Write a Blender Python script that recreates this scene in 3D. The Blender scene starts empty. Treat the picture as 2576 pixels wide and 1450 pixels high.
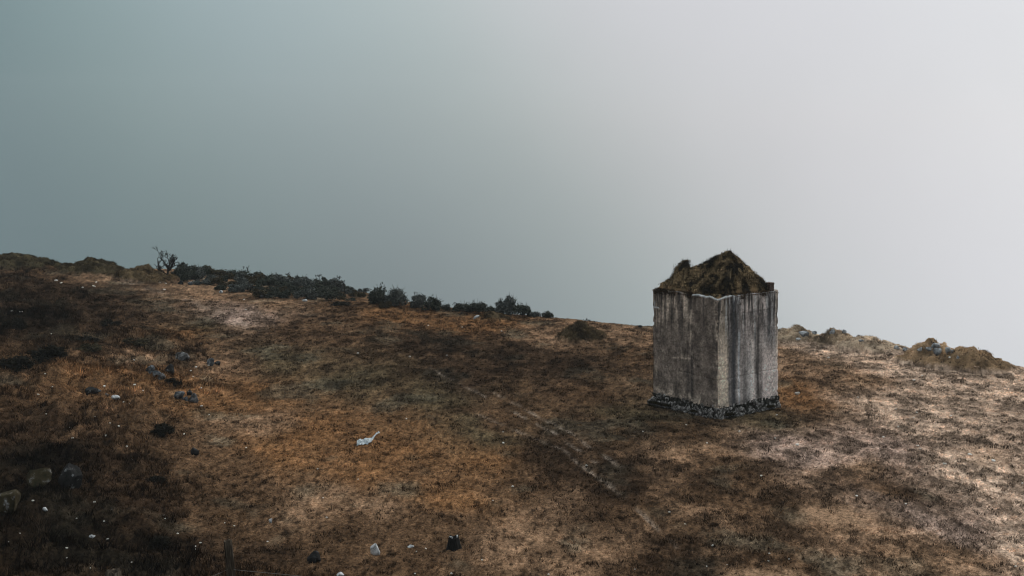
import bpy, bmesh, math, random
import numpy as np
R = math.radians
random.seed(7)
rng = np.random.default_rng(11)
scene = bpy.context.scene
C = scene.collection

# ------------------------------------------------------------------ camera
EYE = 7.9                       # camera stands higher up the hill
W, F, HOR, CX = 2576.0, 3578.0, 290.0, 1288.0
cam = bpy.data.cameras.new('camera')
cam.sensor_width = 36; cam.lens = 50; cam.clip_end = 3000; cam.clip_start = 0.1
cam.shift_y = -(725 - HOR) / W
camo = bpy.data.objects.new('camera', cam); C.objects.link(camo)
camo.location = (0, 0, EYE); camo.rotation_euler = (R(90), 0, 0)
scene.camera = camo

# ------------------------------------------------------------------ sky and sun
SUN_AZ, SUN_EL = 38.0, 24.0     # azimuth from +Y towards +X
def direction(az, el):
    a, e = R(az), R(el)
    return (math.sin(a)*math.cos(e), math.cos(a)*math.cos(e), math.sin(e))
SUN = direction(SUN_AZ, SUN_EL)
def s2l(c):
    c = c/255.0
    return c/12.92 if c <= 0.04045 else ((c+0.055)/1.055)**2.4
def srgb(r, g, b): return (s2l(r), s2l(g), s2l(b), 1)

world = bpy.data.worlds.new('World'); scene.world = world; world.use_nodes = True
nt = world.node_tree; nt.nodes.clear()
def N(t, typ, **kw):
    n = t.nodes.new(typ)
    for k, v in kw.items(): setattr(n, k, v)
    return n
def ramp(t, stops, interp='LINEAR'):
    n = N(t, 'ShaderNodeValToRGB'); cr = n.color_ramp; cr.interpolation = interp
    while len(cr.elements) > 1: cr.elements.remove(cr.elements[-1])
    cr.elements[0].position = stops[0][0]; cr.elements[0].color = stops[0][1]
    for p, c in stops[1:]:
        e = cr.elements.new(p); e.color = c
    return n
L = nt.links.new
tc = N(nt, 'ShaderNodeTexCoord')
nrm = N(nt, 'ShaderNodeVectorMath', operation='NORMALIZE'); L(tc.outputs['Generated'], nrm.inputs[0])
def angle_to(d):
    dt = N(nt, 'ShaderNodeVectorMath', operation='DOT_PRODUCT'); L(nrm.outputs[0], dt.inputs[0]); dt.inputs[1].default_value = d
    ac = N(nt, 'ShaderNodeMath', operation='ARCCOSINE'); L(dt.outputs['Value'], ac.inputs[0])
    mr = N(nt, 'ShaderNodeMath', operation='MULTIPLY'); L(ac.outputs[0], mr.inputs[0]); mr.inputs[1].default_value = 1/math.pi
    return mr.outputs[0]
fogr = ramp(nt, [(0.0, srgb(250,248,246)), (22/180, srgb(226,227,230)), (30/180, srgb(224,225,229)), (36/180, srgb(222,223,228)), (40.5/180, srgb(214,218,221)),
                 (45/180, srgb(192,206,207)), (50.5/180, srgb(170,187,192)), (56/180, srgb(141,161,163)), (61/180, srgb(114,134,139)),
                 (70/180, srgb(104,122,128)), (90/180, srgb(112,126,132)), (1.0, srgb(120,132,138))], 'B_SPLINE')
L(angle_to(SUN), fogr.inputs[0])
lobe = ramp(nt, [(0.0, (0.50,0.48,0.48,1)), (7/180, (0.56,0.545,0.54,1)), (15/180, (0.84,0.83,0.825,1)), (25/180, (1,1,1,1))], 'B_SPLINE')
L(angle_to(direction(-3, -11)), lobe.inputs[0])
mul = N(nt, 'ShaderNodeMix', data_type='RGBA', blend_type='MULTIPLY'); mul.inputs[0].default_value = 1
L(fogr.outputs[0], mul.inputs[6]); L(lobe.outputs[0], mul.inputs[7])
# fog brightens towards the zenith as any overcast sky does
sep = N(nt, 'ShaderNodeSeparateXYZ'); L(nrm.outputs[0], sep.inputs[0])
zen = N(nt, 'ShaderNodeMapRange', interpolation_type='SMOOTHSTEP'); L(sep.outputs[2], zen.inputs[0])
zen.inputs[1].default_value = 0.10; zen.inputs[2].default_value = 0.9; zen.inputs[3].default_value = 0; zen.inputs[4].default_value = 0.80
addz = N(nt, 'ShaderNodeMix', data_type='RGBA', blend_type='ADD'); L(zen.outputs[0], addz.inputs[0])
L(mul.outputs[2], addz.inputs[6]); addz.inputs[7].default_value = (0.92, 0.97, 1.0, 1)
fnz = N(nt, 'ShaderNodeTexNoise'); fnz.inputs['Scale'].default_value = 3.2; fnz.inputs['Detail'].default_value = 4; L(nrm.outputs[0], fnz.inputs['Vector'])
fmr = N(nt, 'ShaderNodeMapRange'); L(fnz.outputs[0], fmr.inputs[0]); fmr.inputs[1].default_value = 0.3; fmr.inputs[2].default_value = 0.7; fmr.inputs[3].default_value = 0.955; fmr.inputs[4].default_value = 1.045
fmx = N(nt, 'ShaderNodeMix', data_type='RGBA', blend_type='MULTIPLY'); fmx.inputs[0].default_value = 1; L(addz.outputs[2], fmx.inputs[6]); L(fmr.outputs[0], fmx.inputs[7])
bgf = N(nt, 'ShaderNodeBackground'); L(fmx.outputs[2], bgf.inputs[0]); bgf.inputs[1].default_value = 1.0
sky = N(nt, 'ShaderNodeTexSky', sky_type='NISHITA', sun_disc=False)
sky.sun_elevation = R(SUN_EL); sky.sun_rotation = R(SUN_AZ); sky.dust_density = 6; sky.altitude = 3000
bgs = N(nt, 'ShaderNodeBackground'); L(sky.outputs[0], bgs.inputs[0]); bgs.inputs[1].default_value = 0.06
mixw = N(nt, 'ShaderNodeMixShader'); mixw.inputs[0].default_value = 0.03       # the fog hides nearly all blue sky
L(bgf.outputs[0], mixw.inputs[1]); L(bgs.outputs[0], mixw.inputs[2])
outw = N(nt, 'ShaderNodeOutputWorld'); L(mixw.outputs[0], outw.inputs[0])

sl = bpy.data.lights.new('sun', 'SUN'); sl.energy = 1.5; sl.angle = R(14); sl.color = (1.0, 0.95, 0.88)
so = bpy.data.objects.new('sun', sl); C.objects.link(so)
from mathutils import Vector, Matrix
so.rotation_euler = Vector(SUN).to_track_quat('Z', 'Y').to_euler()
so.location = (30, 40, 40)
vs = scene.view_settings
scene.display_settings.display_device = 'sRGB'
vs.view_transform = 'Standard'; vs.look = 'None'; vs.exposure = 0.0; vs.gamma = 1.0; vs.use_curve_mapping = False
scene.cycles.filter_width = 1.1; scene.cycles.max_bounces = 6; scene.cycles.volume_bounces = 0

# ------------------------------------------------------------------ noise (numpy)
def _hash(ix, iy, iz, seed):
    h = (ix*374761393 + iy*668265263 + iz*2147483647*3 + seed*1442695041) & 0xFFFFFFFF
    h = ((h ^ (h >> 13)) * 1274126177) & 0xFFFFFFFF
    h = ((h ^ (h >> 16)) * 2246822519) & 0xFFFFFFFF
    return ((h ^ (h >> 15)) & 0xFFFFFF) / float(0xFFFFFF)
def noise3(x, y, z, seed=0):
    x, y, z = np.broadcast_arrays(np.asarray(x, float), np.asarray(y, float), np.asarray(z, float))
    fx, fy, fz = np.floor(x), np.floor(y), np.floor(z)
    ix, iy, iz = fx.astype(np.int64), fy.astype(np.int64), fz.astype(np.int64)
    tx, ty, tz = x-fx, y-fy, z-fz
    tx = tx*tx*(3-2*tx); ty = ty*ty*(3-2*ty); tz = tz*tz*(3-2*tz)
    r = 0
    for dx in (0, 1):
        for dy in (0, 1):
            for dz in (0, 1):
                w = (tx if dx else 1-tx)*(ty if dy else 1-ty)*(tz if dz else 1-tz)
                r = r + w*_hash(ix+dx, iy+dy, iz+dz, seed)
    return r*2-1
def noise2(x, y, seed=0):
    x, y = np.broadcast_arrays(np.asarray(x, float), np.asarray(y, float))
    fx, fy = np.floor(x), np.floor(y)
    ix, iy = fx.astype(np.int64), fy.astype(np.int64)
    tx, ty = x-fx, y-fy
    tx = tx*tx*(3-2*tx); ty = ty*ty*(3-2*ty)
    z = np.int64(0)
    a = _hash(ix, iy, z, seed)*(1-tx)+_hash(ix+1, iy, z, seed)*tx
    b = _hash(ix, iy+1, z, seed)*(1-tx)+_hash(ix+1, iy+1, z, seed)*tx
    return (a*(1-ty)+b*ty)*2-1
def fbm2(x, y, seed=0, octv=4, gain=0.5):
    s, a, f, t = 0, 1.0, 1.0, 0
    for o in range(octv):
        ca, sa = math.cos(o*1.1), math.sin(o*1.1)
        s = s + a*noise2((x*ca-y*sa)*f+o*13.7, (x*sa+y*ca)*f-o*7.3, seed+o); t += a; a *= gain; f *= 2.03
    return s/t
def fbm3(x, y, z, seed=0, octv=4, gain=0.5):
    s, a, f, t = 0, 1.0, 1.0, 0
    for o in range(octv):
        s = s + a*noise3(x*f+o*5.1, y*f+o*9.2, z*f-o*3.3, seed+o); t += a; a *= gain; f *= 2.03
    return s/t
def sstep(a, b, x):
    t = np.clip((x-a)/(b-a), 0, 1); return t*t*(3-2*t)

# ------------------------------------------------------------------ shape of the land
def P3(px, py, d): return ((px-CX)/F*d, d, EYE-(py-HOR)/F*d)
ctrl = [(0,1450,22.5),(300,1450,23.3),(700,1450,24.1),(1288,1450,24.4),(1900,1450,24.5),(2576,1450,24.5),
        (0,1200,28.0),(0,900,40),(0,760,52),(0,668,64),(300,1000,37.2),(300,800,51),(300,690,63.5),(600,1000,39.2),(500,1250,28.7),
        (600,850,48),(700,755,57),(700,715,67),(500,690,67),(890,772,56.5),(900,740,62),(1288,802,54.5),(1288,1000,39.8),(1000,1200,31),
        (1600,828,52.3),(1800,1050,37.3),(1960,1020,38.7),(1600,1000,39.8),(2000,850,50.5),(2260,886,47.3),(2576,945,43.2),
        (2576,1200,31.0),(2200,1000,39.8),(2100,1250,29.5),(1600,1250,29.5)]
K = np.array([P3(*c) for c in ctrl])
def _U(r2): return r2*np.log(r2+1e-9)*0.5
def _fit(K, lam=0.25):
    n = len(K); d2 = ((K[:,None,:2]-K[None,:,:2])**2).sum(-1)
    A = np.zeros((n+3, n+3)); A[:n,:n] = _U(d2)+np.eye(n)*lam; A[:n,n] = 1; A[:n,n+1:] = K[:,:2]; A[n,:n] = 1; A[n+1:,:n] = K[:,:2].T
    return np.linalg.solve(A, np.concatenate([K[:,2], [0,0,0]]))
TW = _fit(K)
CREST_PX = np.array([-2500,-400,0,300,440,700,850,900,1000,1300,1600,2000,2260,2576,3000,4200])
CREST_D = np.array([66,66,65,66,69,70,68,64,58.5,55.5,53.0,51.6,48.2,43.8,40,30.])
def crest(x, y):
    px = CX + F*x/np.maximum(y, 4); return np.interp(px, CREST_PX, CREST_D)
def H0(x, y):                                  # smooth hill
    x = np.asarray(x, float); y = np.asarray(y, float)
    xx = np.clip(x, -40, 30); yy = np.clip(y, 12, 80)
    z = TW[-3] + TW[-2]*xx + TW[-1]*yy
    for i in range(len(K)):
        z = z + TW[i]*_U((xx-K[i,0])**2+(yy-K[i,1])**2)
    z = np.clip(z, -3, 4)
    over = np.maximum(0, y-crest(x, y)-0.2)
    z = z - 0.10*over**1.5 - np.maximum(0, over-15)*0.25
    z = z - 0.02*np.maximum(0, np.abs(x)-45)**1.3
    z = z + 0.10*np.maximum(0, 14-y)           # rises behind the viewer
    return z
def scrub(x, y):                               # 1 in the rough dark scrub on the left slope
    px = CX + F*x/np.maximum(y, 4)
    n = fbm2(x*0.35, y*0.35, 31, 3)
    # edge of scrub in plan: from post at lower middle to the bank on the far left
    e = np.interp(y, [18,22,25,28,32,37,40,44,48,52,60,66], [-1.7,-2.5,-5.3,-7.0,-8.6,-9.3,-8.7,-9.2,-12.2,-14.3,-20,-24])
    return sstep(0.9, -1.0, x - e + n*2.2)
def H1(x, y):                                  # with lumps and ruts, no mounds
    z = H0(x, y)
    s = scrub(x, y)
    z = z - 0.13*np.exp(-(((x-5.57)/3.2)**2+((y-39.0)/3.6)**2)**2)      # trodden hollow round the tower
    z = z + 0.10*fbm2(x*0.22, y*0.22, 3, 3)*sstep(16, 22, y)
    z = z + s*(0.42*np.abs(fbm2(x*0.9, y*0.8, 41, 3))+0.14*fbm2(x*2.6, y*2.4, 43, 2))
    return z
# mounds: px, py of centre on the ground, radius across px, height m, depth radius m
class Mound:
    def __init__(s, px, d, rx, ry, h, seed, rot=0.0, pw=1.0):
        s.x = (px-CX)/F*d; s.y = d; s.rx = rx; s.ry = ry; s.h = h; s.seed = seed; s.rot = rot; s.pw = pw
    def f(s, x, y):
        dx, dy = x-s.x, y-s.y
        c, n = math.cos(s.rot), math.sin(s.rot)
        u, v = (dx*c+dy*n)/s.rx, (-dx*n+dy*c)/s.ry
        r = np.sqrt(u*u+v*v) + 0.42*fbm2(x*1.5, y*1.5, s.seed, 4, 0.55)
        b = np.clip(1-r, 0, 1)
        b = 0.80*b**s.pw + 0.20*sstep(0.0, 0.62, b)
        b = b*(1.12-0.62*np.abs(fbm2(x*1.5, y*1.5, s.seed+5, 4, 0.62))+0.22*fbm2(x*5.5, y*5.5, s.seed+9, 2))
        return s.h*b
mounds = [
 (Mound(55, 63.5, 2.2, 1.9, 0.56, 101), 'long dark grassy mound on the left skyline beyond the scrub slope'),
 (Mound(236, 63.3, 1.8, 1.7, 0.54, 117), 'dark humped mound on the skyline between the long mound and the bare tree'),
 (Mound(362, 62.0, 1.6, 1.6, 0.56, 129), 'low peaked grassy mound beside the bare dead tree'),
 (Mound(1462, 49.6, 0.92, 1.0, 0.52, 143), 'small dark lone hillock on the open turf before the skyline'),
 (Mound(1243, 54.2, 0.75, 0.8, 0.27, 150), 'low mossy hump at the foot of the skyline bushes'),
 (Mound(2008, 49.6, 1.15, 1.0, 0.48, 155), 'rounded dry mound on the right skyline beside the tower'),
 (Mound(2100, 48.6, 1.1, 0.9, 0.46, 163), 'grassy mound with stones showing, next to the tilted grey slab'),
 (Mound(2180, 47.8, 1.6, 0.9, 0.42, 171, -0.25), 'long low dry bank between the stony mounds'),
 (Mound(2345, 45.4, 1.35, 1.1, 0.66, 181), 'ochre mound with a cluster of grey boulders in its flank'),
 (Mound(2440, 44.2, 1.75, 1.0, 0.66, 193, -0.45), 'ochre mound sloping down to the right end of the ridge'),
]
def HB(x, y):
    b = 0
    for m, _ in mounds: b = np.maximum(b, m.f(x, y))
    return b
def H(x, y): return H1(x, y) + HB(x, y)
def gz(x, y): return float(H(np.array([x]), np.array([y]))[0])
def ground_at(px, py, dmin=17.0, dmax=78.0):
    d = np.linspace(dmin, dmax, 1400)
    x = (px-CX)/F*d
    zr = EYE-(py-HOR)/F*d
    hit = np.nonzero(zr <= H(x, d))[0]
    i = hit[0] if len(hit) else int(np.argmin(zr-H(x, d)))
    return float(x[i]), float(d[i]), gz(x[i], d[i])

# ------------------------------------------------------------------ colour of the turf (what grows where, plus a painted left-to-right brightening)
PAL = dict(P=(.480,.342,.250), T=(.215,.130,.077), O=(.178,.090,.040), B=(.088,.051,.028), D=(.040,.024,.014), V=(.088,.064,.036), K=(.010,.0075,.005), G=(.370,.260,.204))  # plant tones, with the hill's darkening towards the left painted into them
samples = [(2500,1000,'P'),(2300,1050,'P'),(2450,1200,'P'),(2200,1150,'G'),(2550,1380,'P'),(2000,1120,'G'),(2100,950,'T'),(2300,930,'P'),(2050,870,'P'),
 (2000,900,'T'),(2000,1000,'O'),(2100,1300,'T'),(2350,1300,'G'),(2000,1400,'B'),(2300,1430,'T'),(1750,1150,'T'),(1800,1250,'B'),(1700,1350,'B'),(1650,1120,'T'),
 (1500,1220,'D'),(1550,1100,'B'),(1450,1000,'B'),(1600,900,'B'),(1300,900,'D'),(1100,880,'D'),(900,860,'B'),(750,850,'B'),(1400,850,'T'),(1200,830,'O'),(1000,810,'O'),
 (1550,850,'T'),(1200,950,'D'),(1400,930,'D'),(1100,1000,'V'),(900,950,'V'),(700,920,'V'),(600,830,'G'),(480,790,'T'),(300,740,'T'),(150,690,'T'),(400,720,'T'),(700,790,'T'),
 (850,800,'B'),(650,1000,'O'),(800,1100,'O'),(900,1180,'O'),(1000,1120,'O'),(700,1150,'O'),(600,1080,'T'),(1100,1250,'O'),(950,1280,'T'),(800,1250,'T'),(1200,1150,'O'),(1200,1080,'V'),
 (1300,1200,'B'),(1250,1320,'T'),(1400,1320,'T'),(1100,1340,'B'),(900,1330,'B'),(700,1330,'B'),(1400,1420,'T'),(1550,1400,'T'),(1000,1430,'B'),(700,1420,'D'),(850,1420,'B'),(1600,1430,'B'),
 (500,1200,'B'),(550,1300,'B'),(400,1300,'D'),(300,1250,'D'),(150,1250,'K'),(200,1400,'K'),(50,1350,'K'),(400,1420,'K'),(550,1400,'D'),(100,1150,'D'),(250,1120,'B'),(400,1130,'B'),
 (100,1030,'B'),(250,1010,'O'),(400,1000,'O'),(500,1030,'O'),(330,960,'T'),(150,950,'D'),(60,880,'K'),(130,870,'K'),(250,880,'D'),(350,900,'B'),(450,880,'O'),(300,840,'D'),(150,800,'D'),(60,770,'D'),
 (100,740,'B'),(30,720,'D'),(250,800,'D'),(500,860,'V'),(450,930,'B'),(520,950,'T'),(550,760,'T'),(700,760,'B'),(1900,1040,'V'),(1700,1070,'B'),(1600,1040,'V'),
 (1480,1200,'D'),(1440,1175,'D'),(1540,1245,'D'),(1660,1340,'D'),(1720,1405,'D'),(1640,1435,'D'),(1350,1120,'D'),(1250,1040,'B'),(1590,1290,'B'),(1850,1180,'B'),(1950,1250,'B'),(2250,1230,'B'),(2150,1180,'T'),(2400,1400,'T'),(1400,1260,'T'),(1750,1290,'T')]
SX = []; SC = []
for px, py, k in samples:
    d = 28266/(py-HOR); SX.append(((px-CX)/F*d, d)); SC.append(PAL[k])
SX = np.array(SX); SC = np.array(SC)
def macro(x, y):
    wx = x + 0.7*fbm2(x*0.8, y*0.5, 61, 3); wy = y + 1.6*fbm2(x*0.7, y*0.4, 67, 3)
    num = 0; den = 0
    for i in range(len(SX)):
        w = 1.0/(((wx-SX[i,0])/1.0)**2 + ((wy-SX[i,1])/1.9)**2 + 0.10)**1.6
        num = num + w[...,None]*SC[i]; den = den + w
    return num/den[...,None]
tracks = [[(1080,930),(1240,1010),(1350,1066),(1400,1090),(1500,1160)], [(1230,985),(1340,1040),(1447,1092),(1484,1122),(1570,1178)],
          [(1200,1040),(1346,1101),(1411,1124),(1480,1178),(1545,1228),(1620,1290),(1700,1365)], [(100,690),(300,752),(480,800),(640,850)]]
def track_mask(x, y):
    m = 0
    for ti, t in enumerate(tracks):
        pts = [((px-CX)/F*28266/(py-HOR), 28266/(py-HOR)) for px, py in t]
        d = 1e9
        for (ax, ay), (bx, by) in zip(pts[:-1], pts[1:]):
            vx, vy = bx-ax, by-ay; tt = np.clip(((x-ax)*vx+(y-ay)*vy)/(vx*vx+vy*vy), 0, 1)
            d = np.minimum(d, np.hypot(x-ax-tt*vx, y-ay-tt*vy))
        w = 0.060 if ti < 3 else 0.5
        m = np.maximum(m, np.exp(-(d/w)**2)*(1 if ti < 3 else 0.5))
    return m*sstep(-0.30, 0.35, fbm2(x*2.2, y*1.2, 77, 3))
def bare_patch(x, y):
    def e(px, py, rx, ry, k):
        d = 28266/(py-HOR); cx = (px-CX)/F*d
        r = np.hypot((x-cx)/rx, (y-d)/ry) + 0.55*fbm2(x*1.8, y*1.4, 83+k, 4, 0.6)
        return sstep(1.0, 0.45, r)
    return np.maximum(np.maximum(e(2100,1295,0.85,0.9,0), e(1900,1435,0.9,0.8,1)), e(2480,1150,0.9,1.4,2)*0.5)
def turf(x, y):
    """returns colour, darkness of heath 0..1"""
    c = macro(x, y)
    fine = fbm2(x*2.3, y*1.5, 71, 4, 0.6)
    n2 = fbm2(x*6.0, y*3.0, 91, 4, 0.65)
    bp = bare_patch(x, y)
    n3 = 0.9*noise2(x*13, y*4.2, 97)+0.7*noise2(x*27, y*8.5, 98)
    zone = 0.45+0.55*np.maximum(sstep(-1.5, 4.0, x), sstep(34, 44, y))
    heath = sstep(-0.06, 0.26, fine*0.50+n2*0.36+n3*0.30-0.03)*(1-bp*0.8)*zone
    pale = sstep(0.05, 0.5, -fine*0.8+0.45*n2)
    lum = c.mean(-1, keepdims=True)
    h = heath[...,None]
    c = c*(1-0.96*h) + 0.96*h*(0.17*c+0.16*np.array([.042,.026,.016])*(0.25+lum/0.12))
    c = c*np.clip(1+0.75*n3, 0.22, 2.3)[...,None]
    c = c*(1+0.40*pale[...,None])
    ol = (sstep(0.1, 0.5, fbm2(x*0.9, y*0.6, 95, 3))*sstep(0.20, 0.09, lum[...,0]))[...,None]*0.5
    c = c*(1-ol) + ol*(c.mean(-1, keepdims=True)*np.array([1.06,0.98,0.70]))
    c = c*(1-0.7*bp[...,None]) + 0.7*bp[...,None]*np.array([.33,.205,.125])*(1+0.35*n2[...,None])
    tm = track_mask(x, y)[...,None]*np.clip(0.40+0.4*n3, 0, 0.8)[...,None]
    c = c*(1-tm)+tm*np.array([.30,.235,.185])
    return c, heath

# ------------------------------------------------------------------ mesh helpers
def mesh_np(name, V, Fc, mat=None, parent=None, col=None, smooth=False, link=True):
    me = bpy.data.meshes.new(name)
    V = np.ascontiguousarray(V, dtype=np.float32); Fc = np.ascontiguousarray(Fc, dtype=np.int32)
    k = Fc.shape[1]; n = len(Fc)
    me.vertices.add(len(V)); me.vertices.foreach_set('co', V.ravel())
    me.loops.add(n*k); me.loops.foreach_set('vertex_index', Fc.ravel())
    me.polygons.add(n); me.polygons.foreach_set('loop_start', np.arange(0, n*k, k, dtype=np.int32))
    if smooth: me.polygons.foreach_set('use_smooth', np.ones(n, dtype=bool))
    me.update(calc_edges=True)
    if col is not None:
        a = me.attributes.new('tint', 'FLOAT_COLOR', 'POINT')
        cc = np.ones((len(V), 4), dtype=np.float32); cc[:,:3] = col; a.data.foreach_set('color', cc.ravel())
    if mat: me.materials.append(mat)
    o = bpy.data.objects.new(name, me)
    if link: C.objects.link(o)
    if parent: o.parent = parent
    return o
def from_bm(name, bm, mat=None, parent=None, smooth=False):
    me = bpy.data.meshes.new(name); bm.to_mesh(me); bm.free()
    if smooth:
        for p in me.polygons: p.use_smooth = True
    if mat: me.materials.append(mat)
    o = bpy.data.objects.new(name, me); C.objects.link(o)
    if parent: o.parent = parent
    return o
def empty(name, loc=(0,0,0), rz=0):
    o = bpy.data.objects.new(name, None); C.objects.link(o); o.location = loc; o.rotation_euler = (0,0,rz); o.empty_display_size = 0.2
    return o
def tag(o, label, cat=None, group=None, kind=None):
    o['label'] = label
    if cat: o['category'] = cat
    if group: o['group'] = group
    if kind: o['kind'] = kind
    return o
def grid_faces(nr, nc):
    i = np.arange(nr-1)[:,None]*nc + np.arange(nc-1)[None,:]
    return np.stack([i, i+1, i+nc+1, i+nc], -1).reshape(-1, 4)

# ------------------------------------------------------------------ materials
def mat_new(name):
    m = bpy.data.materials.new(name); m.use_nodes = True; t = m.node_tree; t.nodes.clear()
    out = N(t, 'ShaderNodeOutputMaterial'); return m, t, out
def mat_tint(name, rough=0.95, fine=60.0, amt=0.5, bump=0.0, bscale=40.0, trans=0.0, fine2=None, spec=0.0):
    """per-vertex growth colour times fine procedural grain"""
    m, t, out = mat_new(name); l = t.links.new
    at = N(t, 'ShaderNodeAttribute', attribute_name='tint')
    geo = N(t, 'ShaderNodeNewGeometry')
    nz = N(t, 'ShaderNodeTexNoise'); nz.inputs['Scale'].default_value = fine; nz.inputs['Detail'].default_value = 3; nz.inputs['Roughness'].default_value = 0.7
    l(geo.outputs['Position'], nz.inputs['Vector'])
    mr = N(t, 'ShaderNodeMapRange'); l(nz.outputs[0], mr.inputs[0]); mr.inputs[1].default_value = 0.25; mr.inputs[2].default_value = 0.75
    mr.inputs[3].default_value = 1-amt; mr.inputs[4].default_value = 1+amt
    mx = N(t, 'ShaderNodeMix', data_type='RGBA', blend_type='MULTIPLY'); mx.inputs[0].default_value = 1
    l(at.outputs['Color'], mx.inputs[6]); l(mr.outputs[0], mx.inputs[7])
    b = N(t, 'ShaderNodeBsdfPrincipled'); l(mx.outputs[2], b.inputs['Base Color']); b.inputs['Roughness'].default_value = rough
    b.inputs['Specular IOR Level'].default_value = spec
    if bump:
        bn = N(t, 'ShaderNodeTexNoise'); bn.inputs['Scale'].default_value = bscale; bn.inputs['Detail'].default_value = 4
        l(geo.outputs['Position'], bn.inputs['Vector'])
        bp = N(t, 'ShaderNodeBump'); bp.inputs['Strength'].default_value = bump; bp.inputs['Distance'].default_value = 0.03
        l(bn.outputs[0], bp.inputs['Height']); l(bp.outputs[0], b.inputs['Normal'])
    if trans:
        tr = N(t, 'ShaderNodeBsdfTranslucent'); l(mx.outputs[2], tr.inputs[0])
        ms = N(t, 'ShaderNodeMixShader'); ms.inputs[0].default_value = trans
        l(b.outputs[0], ms.inputs[1]); l(tr.outputs[0], ms.inputs[2]); l(ms.outputs[0], out.inputs[0])
    else: l(b.outputs[0], out.inputs[0])
    return m
def mat_noise(name, stops, scale=6.0, detail=6, rough=0.9, bump=0.4, bscale=20, dist=0.02, coord='Object', trans=0.0, stretch=(1,1,1)):
    m, t, out = mat_new(name); l = t.links.new
    tcn = N(t, 'ShaderNodeTexCoord'); mp = N(t, 'ShaderNodeMapping'); l(tcn.outputs[coord], mp.inputs[0]); mp.inputs['Scale'].default_value = stretch
    oi = N(t, 'ShaderNodeObjectInfo')
    va = N(t, 'ShaderNodeVectorMath', operation='ADD'); l(mp.outputs[0], va.inputs[0])
    cmb = N(t, 'ShaderNodeMath', operation='MULTIPLY'); l(oi.outputs['Random'], cmb.inputs[0]); cmb.inputs[1].default_value = 37.0
    l(cmb.outputs[0], va.inputs[1])
    nz = N(t, 'ShaderNodeTexNoise'); nz.inputs['Scale'].default_value = scale; nz.inputs['Detail'].default_value = detail; nz.inputs['Roughness'].default_value = 0.65
    l(va.outputs[0], nz.inputs['Vector'])
    rp = ramp(t, [(p, (*c, 1)) for p, c in stops]); l(nz.outputs[0], rp.inputs[0])
    b = N(t, 'ShaderNodeBsdfPrincipled'); l(rp.outputs[0], b.inputs['Base Color']); b.inputs['Roughness'].default_value = rough
    b.inputs['Specular IOR Level'].default_value = 0.03
    if bump:
        bn = N(t, 'ShaderNodeTexNoise'); bn.inputs['Scale'].default_value = bscale; bn.inputs['Detail'].default_value = 5; l(va.outputs[0], bn.inputs['Vector'])
        bp = N(t, 'ShaderNodeBump'); bp.inputs['Strength'].default_value = bump; bp.inputs['Distance'].default_value = dist
        l(bn.outputs[0], bp.inputs['Height']); l(bp.outputs[0], b.inputs['Normal'])
    if trans:
        tr = N(t, 'ShaderNodeBsdfTranslucent'); l(rp.outputs[0], tr.inputs[0])
        ms = N(t, 'ShaderNodeMixShader'); ms.inputs[0].default_value = trans
        l(b.outputs[0], ms.inputs[1]); l(tr.outputs[0], ms.inputs[2]); l(ms.outputs[0], out.inputs[0])
    else: l(b.outputs[0], out.inputs[0])
    return m
M = {}
M['turf'] = mat_tint('turf', fine=17, amt=0.95, bump=0.9, bscale=26)
M['grass'] = mat_tint('grass', fine=30, amt=0.45, trans=0.25)
M['concrete'] = mat_tint('concrete', fine=30, amt=0.55, bump=0.55, bscale=55, rough=0.92, spec=0.06)
M['soil'] = mat_tint('soil', fine=22, amt=0.5, bump=0.7, bscale=24)
M['rock_grey'] = mat_noise('rock_grey', [(0.36,(.018,.018,.018)),(0.50,(.070,.066,.064)),(0.62,(.17,.165,.162)),(0.72,(.38,.375,.37))], 8, bscale=14, bump=0.7)
M['rock_blue'] = mat_noise('rock_blue', [(0.36,(.016,.018,.019)),(0.50,(.070,.075,.080)),(0.62,(.19,.20,.205)),(0.72,(.42,.43,.435))], 8, bscale=14, bump=0.7)
M['rock_ridge'] = mat_noise('rock_ridge', [(0.36,(.05,.052,.054)),(0.50,(.20,.205,.21)),(0.62,(.40,.405,.41)),(0.72,(.60,.60,.60))], 7, bscale=14, bump=0.7)
M['rock_dark'] = mat_noise('rock_dark', [(0.35,(.010,.010,.010)),(0.58,(.024,.023,.022)),(0.64,(.12,.12,.12)),(0.72,(.42,.42,.42))], 7, bscale=12, bump=0.7)
M['rock_pale'] = mat_noise('rock_pale', [(0.30,(.06,.06,.06)),(0.44,(.30,.30,.30)),(0.62,(.58,.58,.58))], 11, bscale=20, bump=0.6)
M['rock_moss'] = mat_noise('rock_moss', [(0.40,(.022,.019,.010)),(0.56,(.045,.034,.018)),(0.655,(.16,.155,.15)),(0.75,(.48,.47,.45))], 6, bscale=12, bump=0.7)
M['pebble'] = mat_noise('pebble', [(0.3,(.46,.43,.39)),(0.6,(.74,.70,.64))], 18, bump=0.2, bscale=40, dist=0.004)
M['plinth_stone'] = mat_noise('plinth_stone', [(0.34,(.014,.013,.012)),(0.46,(.075,.068,.062)),(0.57,(.27,.25,.235)),(0.68,(.60,.575,.55))], 3.0, bscale=30, bump=0.8)
M['mortar'] = mat_noise('mortar', [(0.35,(.012,.012,.010)),(0.6,(.035,.032,.026)),(0.75,(.10,.09,.08))], 14, bscale=30)
M['brick'] = mat_noise('brick', [(0.3,(.05,.035,.028)),(0.6,(.12,.08,.065)),(0.8,(.22,.18,.16))], 20, bscale=60)
M['leaf_dark'] = mat_noise('leaf_dark', [(0.34,(.008,.011,.009)),(0.5,(.034,.040,.031)),(0.64,(.095,.10,.075))], 7.0, detail=3, bump=0, trans=0.2)
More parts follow.
